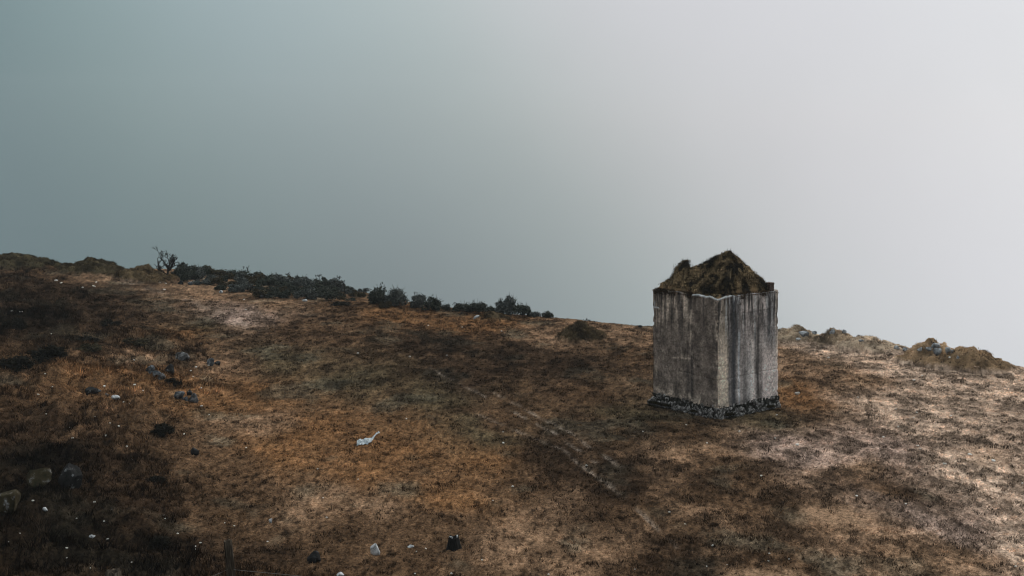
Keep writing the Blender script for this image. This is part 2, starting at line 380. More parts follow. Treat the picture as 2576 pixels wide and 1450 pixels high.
M['leaf_grey'] = mat_noise('leaf_grey', [(0.34,(.016,.019,.018)),(0.5,(.065,.072,.066)),(0.64,(.16,.165,.145))], 7.0, detail=3, bump=0, trans=0.2)
M['leaf_olive'] = mat_noise('leaf_olive', [(0.34,(.014,.012,.008)),(0.5,(.042,.035,.020)),(0.64,(.10,.080,.045))], 7.0, detail=3, bump=0, trans=0.2)
M['leaf_teal'] = mat_noise('leaf_teal', [(0.3,(.010,.018,.018)),(0.5,(.018,.034,.035)),(0.7,(.030,.055,.058))], 7.0, detail=3, bump=0, trans=0.2)
M['leaf_black'] = mat_noise('leaf_black', [(0.3,(.008,.008,.006)),(0.5,(.014,.013,.009)),(0.7,(.030,.024,.014))], 7.0, detail=3, bump=0, trans=0.15)
M['bark'] = mat_noise('bark', [(0.3,(.012,.011,.010)),(0.7,(.040,.034,.028))], 12, bscale=40)
M['weed'] = mat_noise('weed', [(0.3,(.03,.025,.014)),(0.7,(.09,.07,.04))], 4, bump=0, trans=0.25)
M['post'] = mat_noise('post', [(0.32,(.012,.010,.008)),(0.52,(.045,.034,.024)),(0.64,(.12,.095,.07)),(0.75,(.30,.28,.25))], 7, bscale=18, stretch=(3,3,0.35), bump=0.8)
M['stump'] = mat_noise('stump', [(0.40,(.006,.006,.006)),(0.62,(.016,.015,.014)),(0.72,(.22,.22,.21))], 6, bscale=18, stretch=(3,3,0.5), bump=0.8)
M['wire'] = mat_noise('wire', [(0.3,(.10,.09,.08)),(0.7,(.20,.19,.18))], 30, bump=0, rough=0.6)
M['plastic'] = mat_noise('plastic', [(0.35,(.26,.31,.33)),(0.5,(.48,.53,.55)),(0.62,(.70,.74,.75))], 12, bump=0.5, bscale=18, dist=0.01, rough=0.55, trans=0.2)

# ------------------------------------------------------------------ ground
def build_ground():
    uu = np.concatenate([np.linspace(-0.62,-0.40,50,endpoint=False), np.linspace(-0.40,0.40,860), np.linspace(0.40,0.62,51)[1:]])
    yy = np.concatenate([1/np.linspace(1/17.0, 1/72.0, 480), np.linspace(72.5, 130, 40)])
    Y, U = np.meshgrid(yy, uu, indexing='ij'); X = U*Y
    Z = H1(X, Y)
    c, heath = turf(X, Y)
    det = sstep(75, 60, Y)
    Z = Z + det*(0.028*heath + 0.020*fbm2(X*9, Y*7, 201, 3) + 0.012*noise2(X*26, Y*20, 207)) - 0.03*track_mask(X, Y)
    V = np.stack([X, Y, Z], -1).reshape(-1, 3)
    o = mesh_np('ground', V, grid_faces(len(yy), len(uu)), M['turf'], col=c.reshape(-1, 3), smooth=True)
    tag(o, 'brown dry hilltop turf falling away at the skyline', kind='structure')
    # the rest of the hill, outside the detailed sheet
    xs = np.linspace(-160, 160, 161); ys = np.linspace(-110, 230, 171)
    Xc, Yc = np.meshgrid(xs, ys)
    Zc = H0(Xc, Yc)
    inside = (Yc > 15.5) & (Yc < 134) & (np.abs(Xc) < 0.66*Yc+0.5)
    Zc = np.where(inside, Zc-0.6, Zc-0.05)
    cc = np.ones(Xc.shape+(3,))*np.array([.10,.065,.04])
    cc = cc*(1+0.5*fbm2(Xc*0.2, Yc*0.2, 211, 3))[...,None]
    o = mesh_np('terrain', np.stack([Xc, Yc, Zc], -1).reshape(-1, 3), grid_faces(*Xc.shape), M['turf'], col=cc.reshape(-1, 3), smooth=True)
    tag(o, 'surrounding slopes of the hill dropping into fog', kind='structure')
build_ground()

MOUND_C = {0:(.045,.036,.020),1:(.050,.038,.021),2:(.075,.052,.028),3:(.060,.042,.022),4:(.07,.05,.028),5:(.33,.245,.165),6:(.28,.20,.13),7:(.33,.245,.17),8:(.27,.175,.10),9:(.22,.14,.078)}
def mound_color(i, x, y):
    c = np.ones(x.shape+(3,))*np.array(MOUND_C[i])
    n = fbm2(x*2.6, y*2.6, 301+i, 4, 0.6)[...,None]
    return c*np.clip(1+1.5*n, 0.25, 2.2)
for i, (m, lab) in enumerate(mounds):
    r = 1.45*max(m.rx, m.ry); n = 96
    xs = np.linspace(m.x-r, m.x+r, n); ys = np.linspace(m.y-r, m.y+r, n)
    X, Y = np.meshgrid(xs, ys); b = m.f(X, Y)
    Z = H1(X, Y) + b + np.where(b > 0.004, 0.06*fbm2(X*7, Y*7, 311, 3)+0.03, -0.12)
    c = mound_color(i, X, Y); base, _ = turf(X, Y)
    k = sstep(0.02, 0.16, b)[...,None]; c = c*k+base*(1-k)
    o = mesh_np('mound', np.stack([X, Y, Z], -1).reshape(-1, 3), grid_faces(n, n), M['soil'], col=c.reshape(-1, 3), smooth=True)
    tag(o, lab, kind='structure')

# ------------------------------------------------------------------ grass and heath
def blades(x, y, z, col, nb, h, w, spread, lean=0.5, tri=True):
    """nb single-triangle blades around each point"""
    n = len(x); t = n*nb
    X = np.repeat(x, nb)+rng.normal(0, 1, t)*np.repeat(spread, nb)
    Y = np.repeat(y, nb)+rng.normal(0, 1, t)*np.repeat(spread, nb)
    Z = np.repeat(z, nb)-0.012
    hh = np.repeat(h, nb)*rng.uniform(0.5, 1.2, t); ww = np.repeat(w, nb)*rng.uniform(0.6, 1.3, t)
    a = rng.uniform(0, 2*np.pi, t); la = rng.uniform(0, 2*np.pi, t); ll = rng.uniform(0.1, 1, t)*lean
    dx, dy = np.cos(a)*ww/2, np.sin(a)*ww/2
    v0 = np.stack([X-dx, Y-dy, Z], -1); v1 = np.stack([X+dx, Y+dy, Z], -1)
    v2 = np.stack([X+np.cos(la)*ll*hh, Y+np.sin(la)*ll*hh, Z+hh], -1)
    V = np.stack([v0, v1, v2], 1).reshape(-1, 3)
    Fc = np.arange(t*3).reshape(-1, 3)
    c = np.repeat(col*rng.choice([0.45,0.75,1.0,1.3,1.8],n,p=[.18,.22,.28,.2,.12])[:,None], nb, 0)*rng.uniform(0.65, 1.4, (t, 1))
    return V, Fc, np.repeat(c, 3, 0)
def scatter(n, ymin, ymax, u=0.40):
    y = np.sqrt(rng.uniform(ymin**2, ymax**2, n)); return rng.uniform(-u, u, n)*y, y
# short turf
x, y = scatter(88000, 20, 58)
c, heath = turf(x, y); s = scrub(x, y)
tm = track_mask(x, y); bp = bare_patch(x, y)
keep = (y < crest(x, y)+0.5) & (tm < 0.35) & (rng.random(len(x)) > bp*0.85)
tx0, ty0 = 5.4+0.17, 37.3+1.7
keep &= ~((np.abs(x-tx0)+np.abs(y-ty0)) < 1.65)
x, y, c, heath, s = x[keep], y[keep], c[keep], heath[keep], s[keep]
z = H(x, y)+0.02
mh = HB(x, y)
hh = 0.022+0.030*heath+0.03*s
V, Fc, cc = blades(x, y, z, c*(1.25-0.25*heath)[:,None], 7, hh, 0.016+0.006*heath, 0.035+0*hh, 1.7)
g = mesh_np('turf_grass', V, Fc, M['grass'], col=cc); tag(g, 'short dry brown turf covering the hilltop', 'grass', kind='stuff')
# low clumps of dark heather and of bleached grass standing out of the turf
x, y = scatter(46000, 21, 56)
c, heath = turf(x, y); lum = macro(x, y).mean(-1)
sel = fbm2(x*2.3, y*1.5, 71, 4, 0.6)*0.6+0.4*noise2(x*5, y*2.5, 441)
dk = sel > 0.10; pl = (sel < -0.12) & (rng.random(len(x)) < 0.55)
tm = track_mask(x, y); keep = (dk | pl) & (y < crest(x, y)-0.3) & (tm < 0.3) & ((np.abs(x-tx0)+np.abs(y-ty0)) > 1.75) & (scrub(x, y) < 0.5)
keep &= rng.random(len(x)) < np.clip(0.40+0.6*np.maximum(sstep(-1.5, 4.0, x), sstep(34, 44, y)), 0, 1)*(1-bare_patch(x, y)*0.8)
x, y, c, dk, lum = x[keep], y[keep], c[keep], dk[keep], lum[keep]
base = macro(x, y)
cc0 = np.where(dk[:,None], base*0.17+np.array([.006,.0035,.002]), base*1.45)
h = np.where(dk, 0.062, 0.045)
V, Fc, cc = blades(x, y, H(x, y)+0.012, cc0, 9, h, 0.020+0*h, 0.042+0*h, 0.9)
g = mesh_np('heather_clumps', V, Fc, M['grass'], col=cc); tag(g, 'low dark heather and bleached grass clumps dotted over the turf', 'heath', kind='stuff')
# rough tussocks on the scrub slope
x, y = scatter(60000, 18, 66)
s = scrub(x, y); n1 = fbm2(x*1.3, y*1.0, 401, 3); keep = (s > 0.3) & (y < crest(x, y)) & (n1 > -0.25)
x, y, n1 = x[keep], y[keep], n1[keep]
c, _ = turf(x, y)
hi = sstep(0.12, 0.45, fbm2(x*1.1, y*0.9, 41, 3)+0.3*noise2(x*4, y*4, 3))[:,None]
c = c*(0.40+1.7*hi)
h = 0.07+0.10*sstep(-0.2, 0.4, n1)
V, Fc, cc = blades(x, y, H(x, y)+0.01, c, 9, h, 0.022+0*h, 0.05+0*h, 1.0)
g = mesh_np('rough_tussocks', V, Fc, M['grass'], col=cc); tag(g, 'dark rough tussocks and heath on the scrubby left slope', 'heath', kind='stuff')
# longer growth on the mounds with upright stalks
Vs, Fs, Cs, off = [], [], [], 0
for i, (m, lab) in enumerate(mounds):
    n = 1500
    r = np.sqrt(rng.random(n)); a = rng.uniform(0, 6.283, n)
    x = m.x+r*np.cos(a)*m.rx*1.0; y = m.y+r*np.sin(a)*m.ry*1.0
    b = m.f(x, y); k = b > 0.05; x, y, b = x[k], y[k], b[k]
    c = mound_color(i, x, y)
    V, Fc, cc = blades(x, y, H(x, y)+0.015, c*1.1, 7, 0.028+0.06*(i < 4)+0*x, 0.016+0*x, 0.04+0*x, 1.3)
    Vs.append(V); Fs.append(Fc+off); Cs.append(cc); off += len(V)
    top = np.argsort(-b)[:max(10, len(b)//3)]; top = rng.choice(top, 110)
    V, Fc, cc = blades(x[top], y[top], H(x[top], y[top]), c[top]*0.4, 3, 0.11+0*x[top], 0.016+0*x[top], 0.03+0*x[top], 0.25)
    Vs.append(V); Fs.append(Fc+off); Cs.append(cc); off += len(V)
g = mesh_np('mound_grass', np.concatenate(Vs), np.concatenate(Fs), M['grass'], col=np.concatenate(Cs)); tag(g, 'coarse grass and upright stalks on the mounds', 'grass', kind='stuff')

# ------------------------------------------------------------------ concrete tower
TX, TY, SIDE, PHI = 5.40, 37.30, 2.43, R(39.2)
ZG = gz(TX, TY)
WB, WT = 0.20, 3.13           # wall bottom and top
tower = empty('concrete_tower', (TX, TY, 0), PHI)
tag(tower, 'tall square block of stained grey concrete on rubble footing in open turf', 'tower')
def build_wall():
    ns, nv = 120, 150
    tt = np.linspace(0, 1, ns, endpoint=False)
    per_a, per_b, fid, uu = [], [], [], []
    # order round the block: right face (b=0), back right, back left, left face (a=0)
    for k, (p, q) in enumerate([((0,0),(1,0)), ((1,0),(1,1)), ((1,1),(0,1)), ((0,1),(0,0))]):
        per_a.append((p[0]+(q[0]-p[0])*tt)*SIDE); per_b.append((p[1]+(q[1]-p[1])*tt)*SIDE)
        fid.append(np.full(ns, k)); uu.append(tt)
    A = np.concatenate(per_a); B = np.concatenate(per_b); FI = np.concatenate(fid); U = np.concatenate(uu)
    v = np.linspace(0, 1, nv)                       # 0 bottom 1 top
    Vv, AA = np.meshgrid(v, A, indexing='ij'); _, BB = np.meshgrid(v, B, indexing='ij'); FF = np.broadcast_to(FI, AA.shape); UU = np.broadcast_to(U, AA.shape)
    Hh = WT-WB
    # u measured from the near corner on both visible faces
    UN = np.where(FF == 0, UU, np.where(FF == 3, 1-UU, UU))
    Lf = (FF == 3); Rf = (FF == 0)
    nx = np.select([FF == 0, FF == 1, FF == 2, FF == 3], [0, 1, 0, -1]).astype(float)
    ny = np.select([FF == 0, FF == 1, FF == 2, FF == 3], [-1, 0, 1, 0]).astype(float)
    cd = np.minimum(UU, 1-UU)*SIDE                  # distance to nearest vertical corner
    ZZ = WB+Vv*Hh
    sx = AA+BB*1.7
    n_big = fbm3(AA*1.2, BB*1.2, ZZ*1.2, 501, 3); n_f = fbm3(AA*14, BB*14, ZZ*14, 507, 3)
    inset = 0.010*n_big+0.006*n_f
    # formwork lifts: thin slanted grooves
    seam = 0
    for zl, sl_, st in [(0.42,-0.015,0.5),(0.78,0.02,0.9),(1.12,0.012,1.0),(1.55,-0.01,0.5),(1.98,0.0,0.45),(2.42,0.008,0.7)]:
        dz = ZZ-(WB+zl)-sl_*(sx-2)-0.012*fbm2(sx*3, ZZ*0, 511, 2)
        seam = seam+st*np.exp(-(dz/0.013)**2)*sstep(-0.35, 0.1, fbm2(sx*2.2, ZZ*6, 515, 2))
    inset -= 0.012*seam
    # vertical construction joint on the left face
    jd = (UN-0.415)*SIDE+0.012*fbm2(ZZ*5, ZZ*0, 517, 3)
    joint = np.where(Lf, np.exp(-(jd/0.018)**2), 0)
    chip_top = np.where(Lf, np.exp(-(jd/0.05)**2)*sstep(2.45, 2.95, ZZ), 0)
    inset -= 0.016*joint + 0.05*chip_top
    inset = np.where(Lf & (UN > 0.415), inset-0.018, inset)
    # vertical corners: worn and chipped
    cn = fbm2(ZZ*6+FF*0, np.round(UU)*7+0*FF, 521, 4, 0.6)
    corner = np.exp(-(cd/0.045)**2)*(0.012+0.065*np.clip(cn*1.5+0.10, 0, 1))
    inset -= corner
    # holes left by form ties
    holes = [(0,0.36,2.86),(0,0.06,2.72),(0,0.52,1.75),(3,0.19,2.83),(3,0.545,2.70),(3,0.64,1.45),(3,0.03,2.70),(3,0.30,1.20),(0,0.75,2.62)]
    hole = 0
    for f, u0, z0 in holes:
        hole = hole + np.where(FF == f, np.exp(-(((UN-u0)*SIDE)**2+(ZZ-z0)**2)/0.022**2), 0)
    inset -= 0.05*np.clip(hole, 0, 1)
    topn = fbm2(sx*4, sx*0, 531, 4, 0.55)
    top_dip = (0.035*topn - 0.02 - np.where(Lf | Rf, 0.035*np.exp(-(UN/0.10)**2), 0) - 0.08*chip_top[-1] - np.where(Lf & (UN > 0.95), 0.02, 0))
    ZZ = ZZ + top_dip*sstep(0.88, 1.0, Vv)
    # pull the left silhouette out of true a little
    inset = inset + np.where((FF == 3) & (UN > 0.9), 0.012*fbm2(ZZ*4, ZZ*0, 541, 3), 0)
    X = AA+nx*inset; Y = BB+ny*inset
    # round the corner columns inwards on both axes
    ci = np.arange(4)*ns
    for k, c_ in enumerate(ci):
        d = corner[:,c_]+0.004
        X[:,c_] = AA[:,c_]-np.sign(AA[:,c_]-SIDE/2)*d; Y[:,c_] = BB[:,c_]-np.sign(BB[:,c_]-SIDE/2)*d
    # ---- weathering streaks and tones per face; seams, holes and chips coloured darker
    vt = Vv
    col = np.ones(AA.shape+(3,))
    streak_f = 1.5*fbm2(UN*30+FF*50, vt*1.5, 551, 4, 0.7); streak_c = 1.3*fbm2(UN*9+FF*30, vt*1.0, 557, 3, 0.6)
    mott = 1.4*fbm3(AA*4, BB*4, ZZ*4, 561, 5, 0.65); grain = fbm3(AA*22, BB*22, ZZ*22, 565, 2)
    def band(u, c0, w): return np.exp(-((u-c0)/w)**2)
    UW = UN+0.010*fbm2(vt*5, UN*3, 571, 2)
    # left face
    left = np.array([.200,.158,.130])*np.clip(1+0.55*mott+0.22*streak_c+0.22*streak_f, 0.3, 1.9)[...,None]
    tan = np.array([.72,.585,.465]); dark = np.array([.040,.036,.035]); white = np.array([.72,.72,.72]); grey = np.array([.47,.44,.425]); pink = np.array([.74,.62,.575]); navy = np.array([.045,.048,.055]); blue = np.array([.56,.59,.62])
    def lay(c, colr, m): m = np.clip(m, 0, 1)[...,None]; return c*(1-m)+colr*m
    left = lay(left, tan, 0.75*sstep(0.42,0.48,UW)*sstep(0.55,0.9,vt)*sstep(0.0,0.45,-streak_f+0.3*mott))
    left = lay(left, tan, 0.75*band(UW,0.405,0.020)*sstep(0.50,0.62,vt)*sstep(1.0,0.86,vt)*sstep(-0.35,0.3,mott+0.4*streak_f))
    left = lay(left, dark, 0.80*band(UW,0.385,0.028)*sstep(0.80,0.35,vt))
    left = lay(left, dark, 0.55*band(UW,0.45,0.03)*sstep(0.55,0.2,vt))
    left = lay(left, dark, 0.75*sstep(0.30,0.9,vt)*sstep(0.16,0.42,streak_f)*sstep(0.40,0.46,UW))
    left = lay(left, dark, 0.6*sstep(0.5,0.95,vt)*sstep(0.22,0.46,streak_f)*sstep(0.42,0.36,UW))
    left = lay(left, tan, 0.30*sstep(0.30,0.9,fbm3(AA*9, BB*9, ZZ*5, 591, 5, 0.75)*1.8))
    left = lay(left, tan*0.9, 0.75*sstep(0.075,0.01,UW)*sstep(-0.15,0.35,fbm2(UN*20, vt*22, 573, 3)))
    left = lay(left, dark, 0.6*sstep(0.13,0.03,UW)*sstep(0.1,0.4,fbm2(UN*22, vt*16, 577, 3)))
    left = lay(left, dark*1.4, 0.55*sstep(0.85,1.0,vt)*sstep(0.0,0.4,streak_f))
    left = lay(left, tan, 0.8*band(vt,0.395-0.015*(UN-0.5)*4,0.006)*sstep(0.40,0.44,UW)*sstep(0.72,0.66,UW)*sstep(-0.3,0.1,grain))
    left = lay(left, tan*0.9, 0.6*band(vt,0.425,0.006)*sstep(0.74,0.80,UW)*sstep(0.95,0.88,UW)*sstep(-0.1,0.2,grain))
    left = lay(left, white, 0.9*band(vt,0.825,0.006)*sstep(0.895,0.91,UW))
    left = lay(left, white*0.8, 0.7*band(UW,0.975,0.010)*band(vt,0.86,0.03))
    left = lay(left, tan, 0.7*sstep(0.14,0.02,vt)*sstep(0.10,0.40,fbm2(UN*14, vt*16, 579, 3)))
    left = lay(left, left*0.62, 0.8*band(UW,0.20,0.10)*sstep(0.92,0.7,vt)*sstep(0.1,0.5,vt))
    # right face
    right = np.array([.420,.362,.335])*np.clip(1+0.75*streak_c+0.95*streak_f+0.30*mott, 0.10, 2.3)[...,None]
    right = lay(right, tan*1.08, 0.95*sstep(0.185,0.14,UW+0.02*mott)*sstep(0.85,0.40,vt+0.1*mott))
    right = lay(right, np.array([.34,.27,.19]), 0.55*sstep(0.19,0.12,UW)*sstep(0.45,0.7,vt))
    right = lay(right, navy, 0.95*band(UW,0.250,0.055+0.02*vt)*sstep(-0.9,-0.2,streak_f+0.2))
    right = lay(right, dark, 0.6*band(UW,0.165,0.02)*sstep(0.3,0.6,vt))
    right = lay(right, blue, 0.85*band(UW,0.335,0.014)*sstep(0.72,0.6,vt))
    right = lay(right, navy, 0.60*band(UW,0.42,0.05)*sstep(-0.2,0.4,streak_f)*sstep(0.75,0.3,vt))
    right = lay(right, grey*1.35, 0.5*band(UW,0.52,0.06)*sstep(0.7,0.3,vt))
    right = lay(right, pink*1.15, 0.75*band(UW,0.575,0.035)*sstep(0.40,0.1,vt))
    right = lay(right, dark, 0.88*band(UW,0.655,0.024)*sstep(0.90,0.6,vt)*sstep(-0.02,0.12,vt))
    right = lay(right, pink*1.15, 0.9*sstep(0.69,0.76,UW)*sstep(0.58,0.25,vt+0.1*mott))
    right = lay(right, np.array([.42,.425,.43]), 0.5*sstep(0.72,0.8,UW)*sstep(0.4,0.6,vt)*sstep(-0.2,0.3,streak_f))
    right = lay(right, navy, 0.7*band(UW,0.83,0.03)*sstep(0.45,0.65,vt))
    right = lay(right, white, 0.9*band(UW,0.885,0.010)*band(vt,0.79,0.08))
    right = lay(right, tan*1.1, 0.7*sstep(0.93,0.97,UW)*sstep(0.2,0.5,vt))
    right = lay(right, dark, 0.92*sstep(0.35,0.85,vt)*sstep(0.08,0.34,streak_f))
    right = lay(right, white*0.8, 0.75*sstep(0.40,0.9,vt)*sstep(0.22,0.50,-streak_f))
    right = lay(right, dark*1.3, 0.6*sstep(0.10,0.0,vt)*sstep(-0.2,0.4,mott))
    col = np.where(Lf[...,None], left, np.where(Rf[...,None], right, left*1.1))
    col = lay(col, col*0.42, np.clip(seam, 0, 1)*0.6)
    col = lay(col, dark*0.5, np.clip(hole, 0, 1)*0.9)
    col = lay(col, dark*0.6, np.clip(chip_top, 0, 1)*0.8)
    col = lay(col, white*0.85, 0.9*np.where(Lf & (UN < 0.40), 1, 0)*sstep(0.984,0.992,vt))
    col = lay(col, white*0.75, 0.8*np.where(Rf & (UN < 0.22), 1, 0)*sstep(0.984,0.992,vt))
    col = np.minimum(col*(1+0.50*grain[...,None])*np.clip(1+0.20*mott, 0.5, 1.5)[...,None], 0.85)
    nc = 4*ns
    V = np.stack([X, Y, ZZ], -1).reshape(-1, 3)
    i = np.arange(nv-1)[:,None]*nc + np.arange(nc)[None,:]; j = np.arange(nv-1)[:,None]*nc + (np.arange(nc)[None,:]+1) % nc
    Fc = np.stack([i, j, j+nc, i+nc], -1).reshape(-1, 4)
    # rim and top: two rings inwards
    cx = SIDE/2
    top = np.stack([X[-1], Y[-1], ZZ[-1]], -1)
    rings = []
    for k_, dz in ((0.90, 0.0), (0.86, -0.12), (0.3, -0.12)):
        rr = top.copy(); rr[:,0] = cx+(rr[:,0]-cx)*k_; rr[:,1] = cx+(rr[:,1]-cx)*k_; rr[:,2] += dz; rings.append(rr)
    base = len(V); V = np.concatenate([V]+rings)
    cap_c = np.ones((3*nc, 3))*np.array([.22,.20,.18])
    prev = np.arange(nc)+(nv-1)*nc
    fs = [Fc]
    for k_ in range(3):
        cur = base+k_*nc+np.arange(nc); fs.append(np.stack([prev, np.roll(prev,-1), np.roll(cur,-1), cur], -1)); prev = cur
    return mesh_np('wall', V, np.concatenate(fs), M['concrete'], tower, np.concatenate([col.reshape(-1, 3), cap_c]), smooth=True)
build_wall()

# rocks -------------------------------------------------------------
def rock_arrays(seed, sub=2, cuts=11, rough=0.13, flat=0.0):
    bm = bmesh.new(); bmesh.ops.create_icosphere(bm, subdivisions=sub, radius=1.0)
    v = np.array([q.co[:] for q in bm.verts]); f = np.array([[q.index for q in fc.verts] for fc in bm.faces]); bm.free()
    r = np.random.default_rng(seed)
    for _ in range(cuts):                           # knock flat facets off the boulder
        n = r.normal(size=3); n /= np.linalg.norm(n); d = r.uniform(0.46, 0.80)
        p = v@n; v = v-np.outer(np.maximum(0, p-d)*0.97, n)
    nn = fbm3(v[:,0]*1.8+seed, v[:,1]*1.8, v[:,2]*1.8, seed, 4)
    n2_ = 1-2*np.abs(fbm3(v[:,0]*3.1, v[:,1]*3.1+seed, v[:,2]*3.1, seed+3, 3, 0.6))
    v = v*(1+rough*nn+0.085*n2_)[:,None]
    return v, f
def rock(name, w, dpt, h, seed, mat, parent=None, sub=3, loc=(0,0,0), rz=0.0, cuts=12, tilt=0.0):
    v, f = rock_arrays(seed, sub, cuts)
    v = v-(v.max(0)+v.min(0))/2; v = v/(v.max(0)-v.min(0))
    v = v*np.array([w, dpt, h]); v[:,2] += h*0.5
    o = mesh_np(name, v, f, mat, parent, smooth=False)
    o.location = loc; o.rotation_euler = (tilt, 0, rz)
    return o

# rubble footing: a dark bonded core with single stones standing proud of it
def build_plinth():
    bm = bmesh.new()
    z0 = -0.25; z1 = WB+0.05; e = -0.004
    n = 40
    ring = []
    for k, (p, q) in enumerate([((0,0),(1,0)), ((1,0),(1,1)), ((1,1),(0,1)), ((0,1),(0,0))]):
        for t in range(n):
            a = (p[0]+(q[0]-p[0])*t/n); b = (p[1]+(q[1]-p[1])*t/n)
            ring.append((a, b))
    rows = []
    for j in range(7):
        zz = z0+(z1-z0)*j/6; row = []
        for a, b in ring:
            ex = e+0.03*random.uniform(-1, 1)
            x = SIDE/2+(a-0.5)*(SIDE+2*ex); y = SIDE/2+(b-0.5)*(SIDE+2*ex)
            row.append(bm.verts.new((x, y, zz+random.uniform(-0.02, 0.02)*(1 if j == 6 else 0.6))))
        rows.append(row)
    m = len(ring)
    for j in range(6):
        for i in range(m): bm.faces.new((rows[j][i], rows[j][(i+1) % m], rows[j+1][(i+1) % m], rows[j+1][i]))
    top = [bm.verts.new((SIDE/2+(v.co.x-SIDE/2)*0.9, SIDE/2+(v.co.y-SIDE/2)*0.9, z1-0.03)) for v in rows[6]]
    for i in range(m): bm.faces.new((rows[6][i], rows[6][(i+1) % m], top[(i+1) % m], top[i]))
    pl = from_bm('footing', bm, M['mortar'], tower)
    pl['label'] = 'rough dark rubble footing under the concrete'
    protos = []
    for s in range(9):
        v, f = rock_arrays(900+s, 2, 8, 0.22); v = v-(v.max(0)+v.min(0))/2; v = v/(v.max(0)-v.min(0))
        me = mesh_np('stone', v, f, M['plinth_stone'], link=False).data; protos.append(me)
    for k, (p, q, nr) in enumerate([((0,0),(1,0),(0,-1)), ((0,0),(0,1),(-1,0)), ((1,0),(1,1),(1,0)), ((0,1),(1,1),(0,1))]):
        for row in range(3):
            t = -0.015
            while t < 0.985:
                wd = random.uniform(0.09, 0.26); hgt = random.uniform(0.11, 0.24)
                t2 = t+wd/SIDE*0.5
                if (k >= 2 and row == 2) or random.random() < (0.10,0.14,0.34)[row]: t += wd/SIDE*0.95; continue
                a = (p[0]+(q[0]-p[0])*t2)*SIDE; b = (p[1]+(q[1]-p[1])*t2)*SIDE
                out = -0.02+random.uniform(-0.03, 0.03)+(0.02 if row == 0 else 0.0)
                zc = -0.08+row*0.115+random.uniform(-0.05, 0.05)
                if row == 2: zc += 0.03; out -= 0.015; hgt *= 0.9
                o = bpy.data.objects.new('stone', protos[random.randrange(9)]); C.objects.link(o); o.parent = pl
                o.location = (a+nr[0]*out, b+nr[1]*out, zc)
                o.scale = (wd if nr[0] == 0 else 0.16, wd if nr[1] == 0 else 0.16, hgt)
                o.rotation_euler = (random.uniform(-.6,.6), random.uniform(-.6,.6), random.uniform(-.4,.4))
                t += wd/SIDE*0.92
build_plinth()
# brick stub at the far right corner of the top
def build_stub():
    stub = empty('brick_stub'); stub.parent = tower; stub.location = (SIDE-0.20, 0.14, WT-0.02)
    stub['label'] = 'broken stub of brickwork on the top corner'
    bm = bmesh.new(); bmesh.ops.create_cube(bm, size=1.0)
    for v in bm.verts: v.co += Vector((random.uniform(-.04,.04), random.uniform(-.04,.04), random.uniform(-.06,.06)))
    bmesh.ops.bevel(bm, geom=bm.edges[:], offset=0.05, segments=1, affect='EDGES')
    first = from_bm('brick', bm, M['brick'], stub)
    k = 0
    for c_ in range(4):
        for s in (0, 1):
            if c_ == 3 and s == 0 and False: continue
            o = first if k == 0 else first.copy()
            if k: C.objects.link(o)
            o.location = (random.uniform(-.008,.008)+(0 if c_ % 2 else (s-0.5)*0.085), random.uniform(-.008,.008)+((s-0.5)*0.085 if c_ % 2 else 0), 0.028+c_*0.056)
            o.scale = (0.165, 0.08, 0.052) if c_ % 2 else (0.08, 0.165, 0.052)
            if c_ == 0: o.scale = (0.08, 0.17, 0.052)
            o.rotation_euler = (0, 0, random.uniform(-.08,.08)); k += 1
build_stub()

# overgrown earth heap on the tower
cap = empty('earth_heap', (TX, TY, WT-0.10), PHI)
tag(cap, 'peaked heap of earth and rough grass growing on top of the concrete tower', 'earth heap')
PKA, PKB, KNA, KNB = 1.36, 0.86, 0.56, 1.80
def cap_h(a, b):
    ed = np.minimum(np.minimum(a, SIDE-a), np.minimum(b, SIDE-b))-0.05
    # ridge running from the peak down to the saddle, then the knob
    vx, vy = KNA+0.12-PKA, KNB-0.15-PKB
    t = np.clip(((a-PKA)*vx+(b-PKB)*vy)/(vx*vx+vy*vy), 0, 1)
    dr = np.hypot(a-PKA-t*vx, b-PKB-t*vy)
    ridge = 1.17-0.52*t-0.90*dr**1.05
    rk = np.hypot(a-KNA, b-KNB)
    kn = np.maximum(0.84-np.maximum(0, rk-0.13)*2.6, 0.56-0.56*rk)
    h = np.maximum(ridge, kn)
    lim = 0.05+1.50*np.clip(ed, 0, 9)
    h = np.minimum(h, lim)
    low = 0.10*sstep(0.0, 0.16, ed)+0.02
    h = np.maximum(h, low)
    return np.where(ed < 0.10, np.minimum(h, 0.05+0.8*np.maximum(ed, 0)), h)
def cap_n(a, b): return 0.055*fbm2(a*3.6, b*3.6, 601, 4, 0.6)+0.065*fbm2(a*13, b*13, 607, 2)
n = 130
aa = np.linspace(0.0, SIDE, n); A_, B_ = np.meshgrid(aa, aa)
ch = cap_h(A_, B_); Zc = ch+cap_n(A_, B_)*sstep(0, 0.3, ch)
def cap_col(a, b, h):
    nn = fbm2(a*4.5, b*4.5, 611, 4, 0.65)
    c = np.array([.150,.104,.056])*np.clip(1+2.6*nn, 0.06, 2.8)[...,None]
    dk = sstep(0.10, 0.4, fbm2(a*6+3, b*6, 617, 3))[...,None]
    c = c*(1-dk)+dk*np.array([.018,.014,.010])
    rim = np.minimum(np.minimum(a, SIDE-a), np.minimum(b, SIDE-b))
    k = (sstep(0.22, 0.05, rim)*sstep(-0.1, 0.3, nn))[...,None]
    return c*(1-k)+k*np.array([.14,.07,.032])
inset_e = 0.05
A2 = np.clip(A_, inset_e, SIDE-inset_e); B2 = np.clip(B_, inset_e, SIDE-inset_e)
o = mesh_np('soil', np.stack([A2, B2, Zc], -1).reshape(-1, 3), grid_faces(n, n), M['soil'], cap, cap_col(A_, B_, ch).reshape(-1, 3), smooth=True)
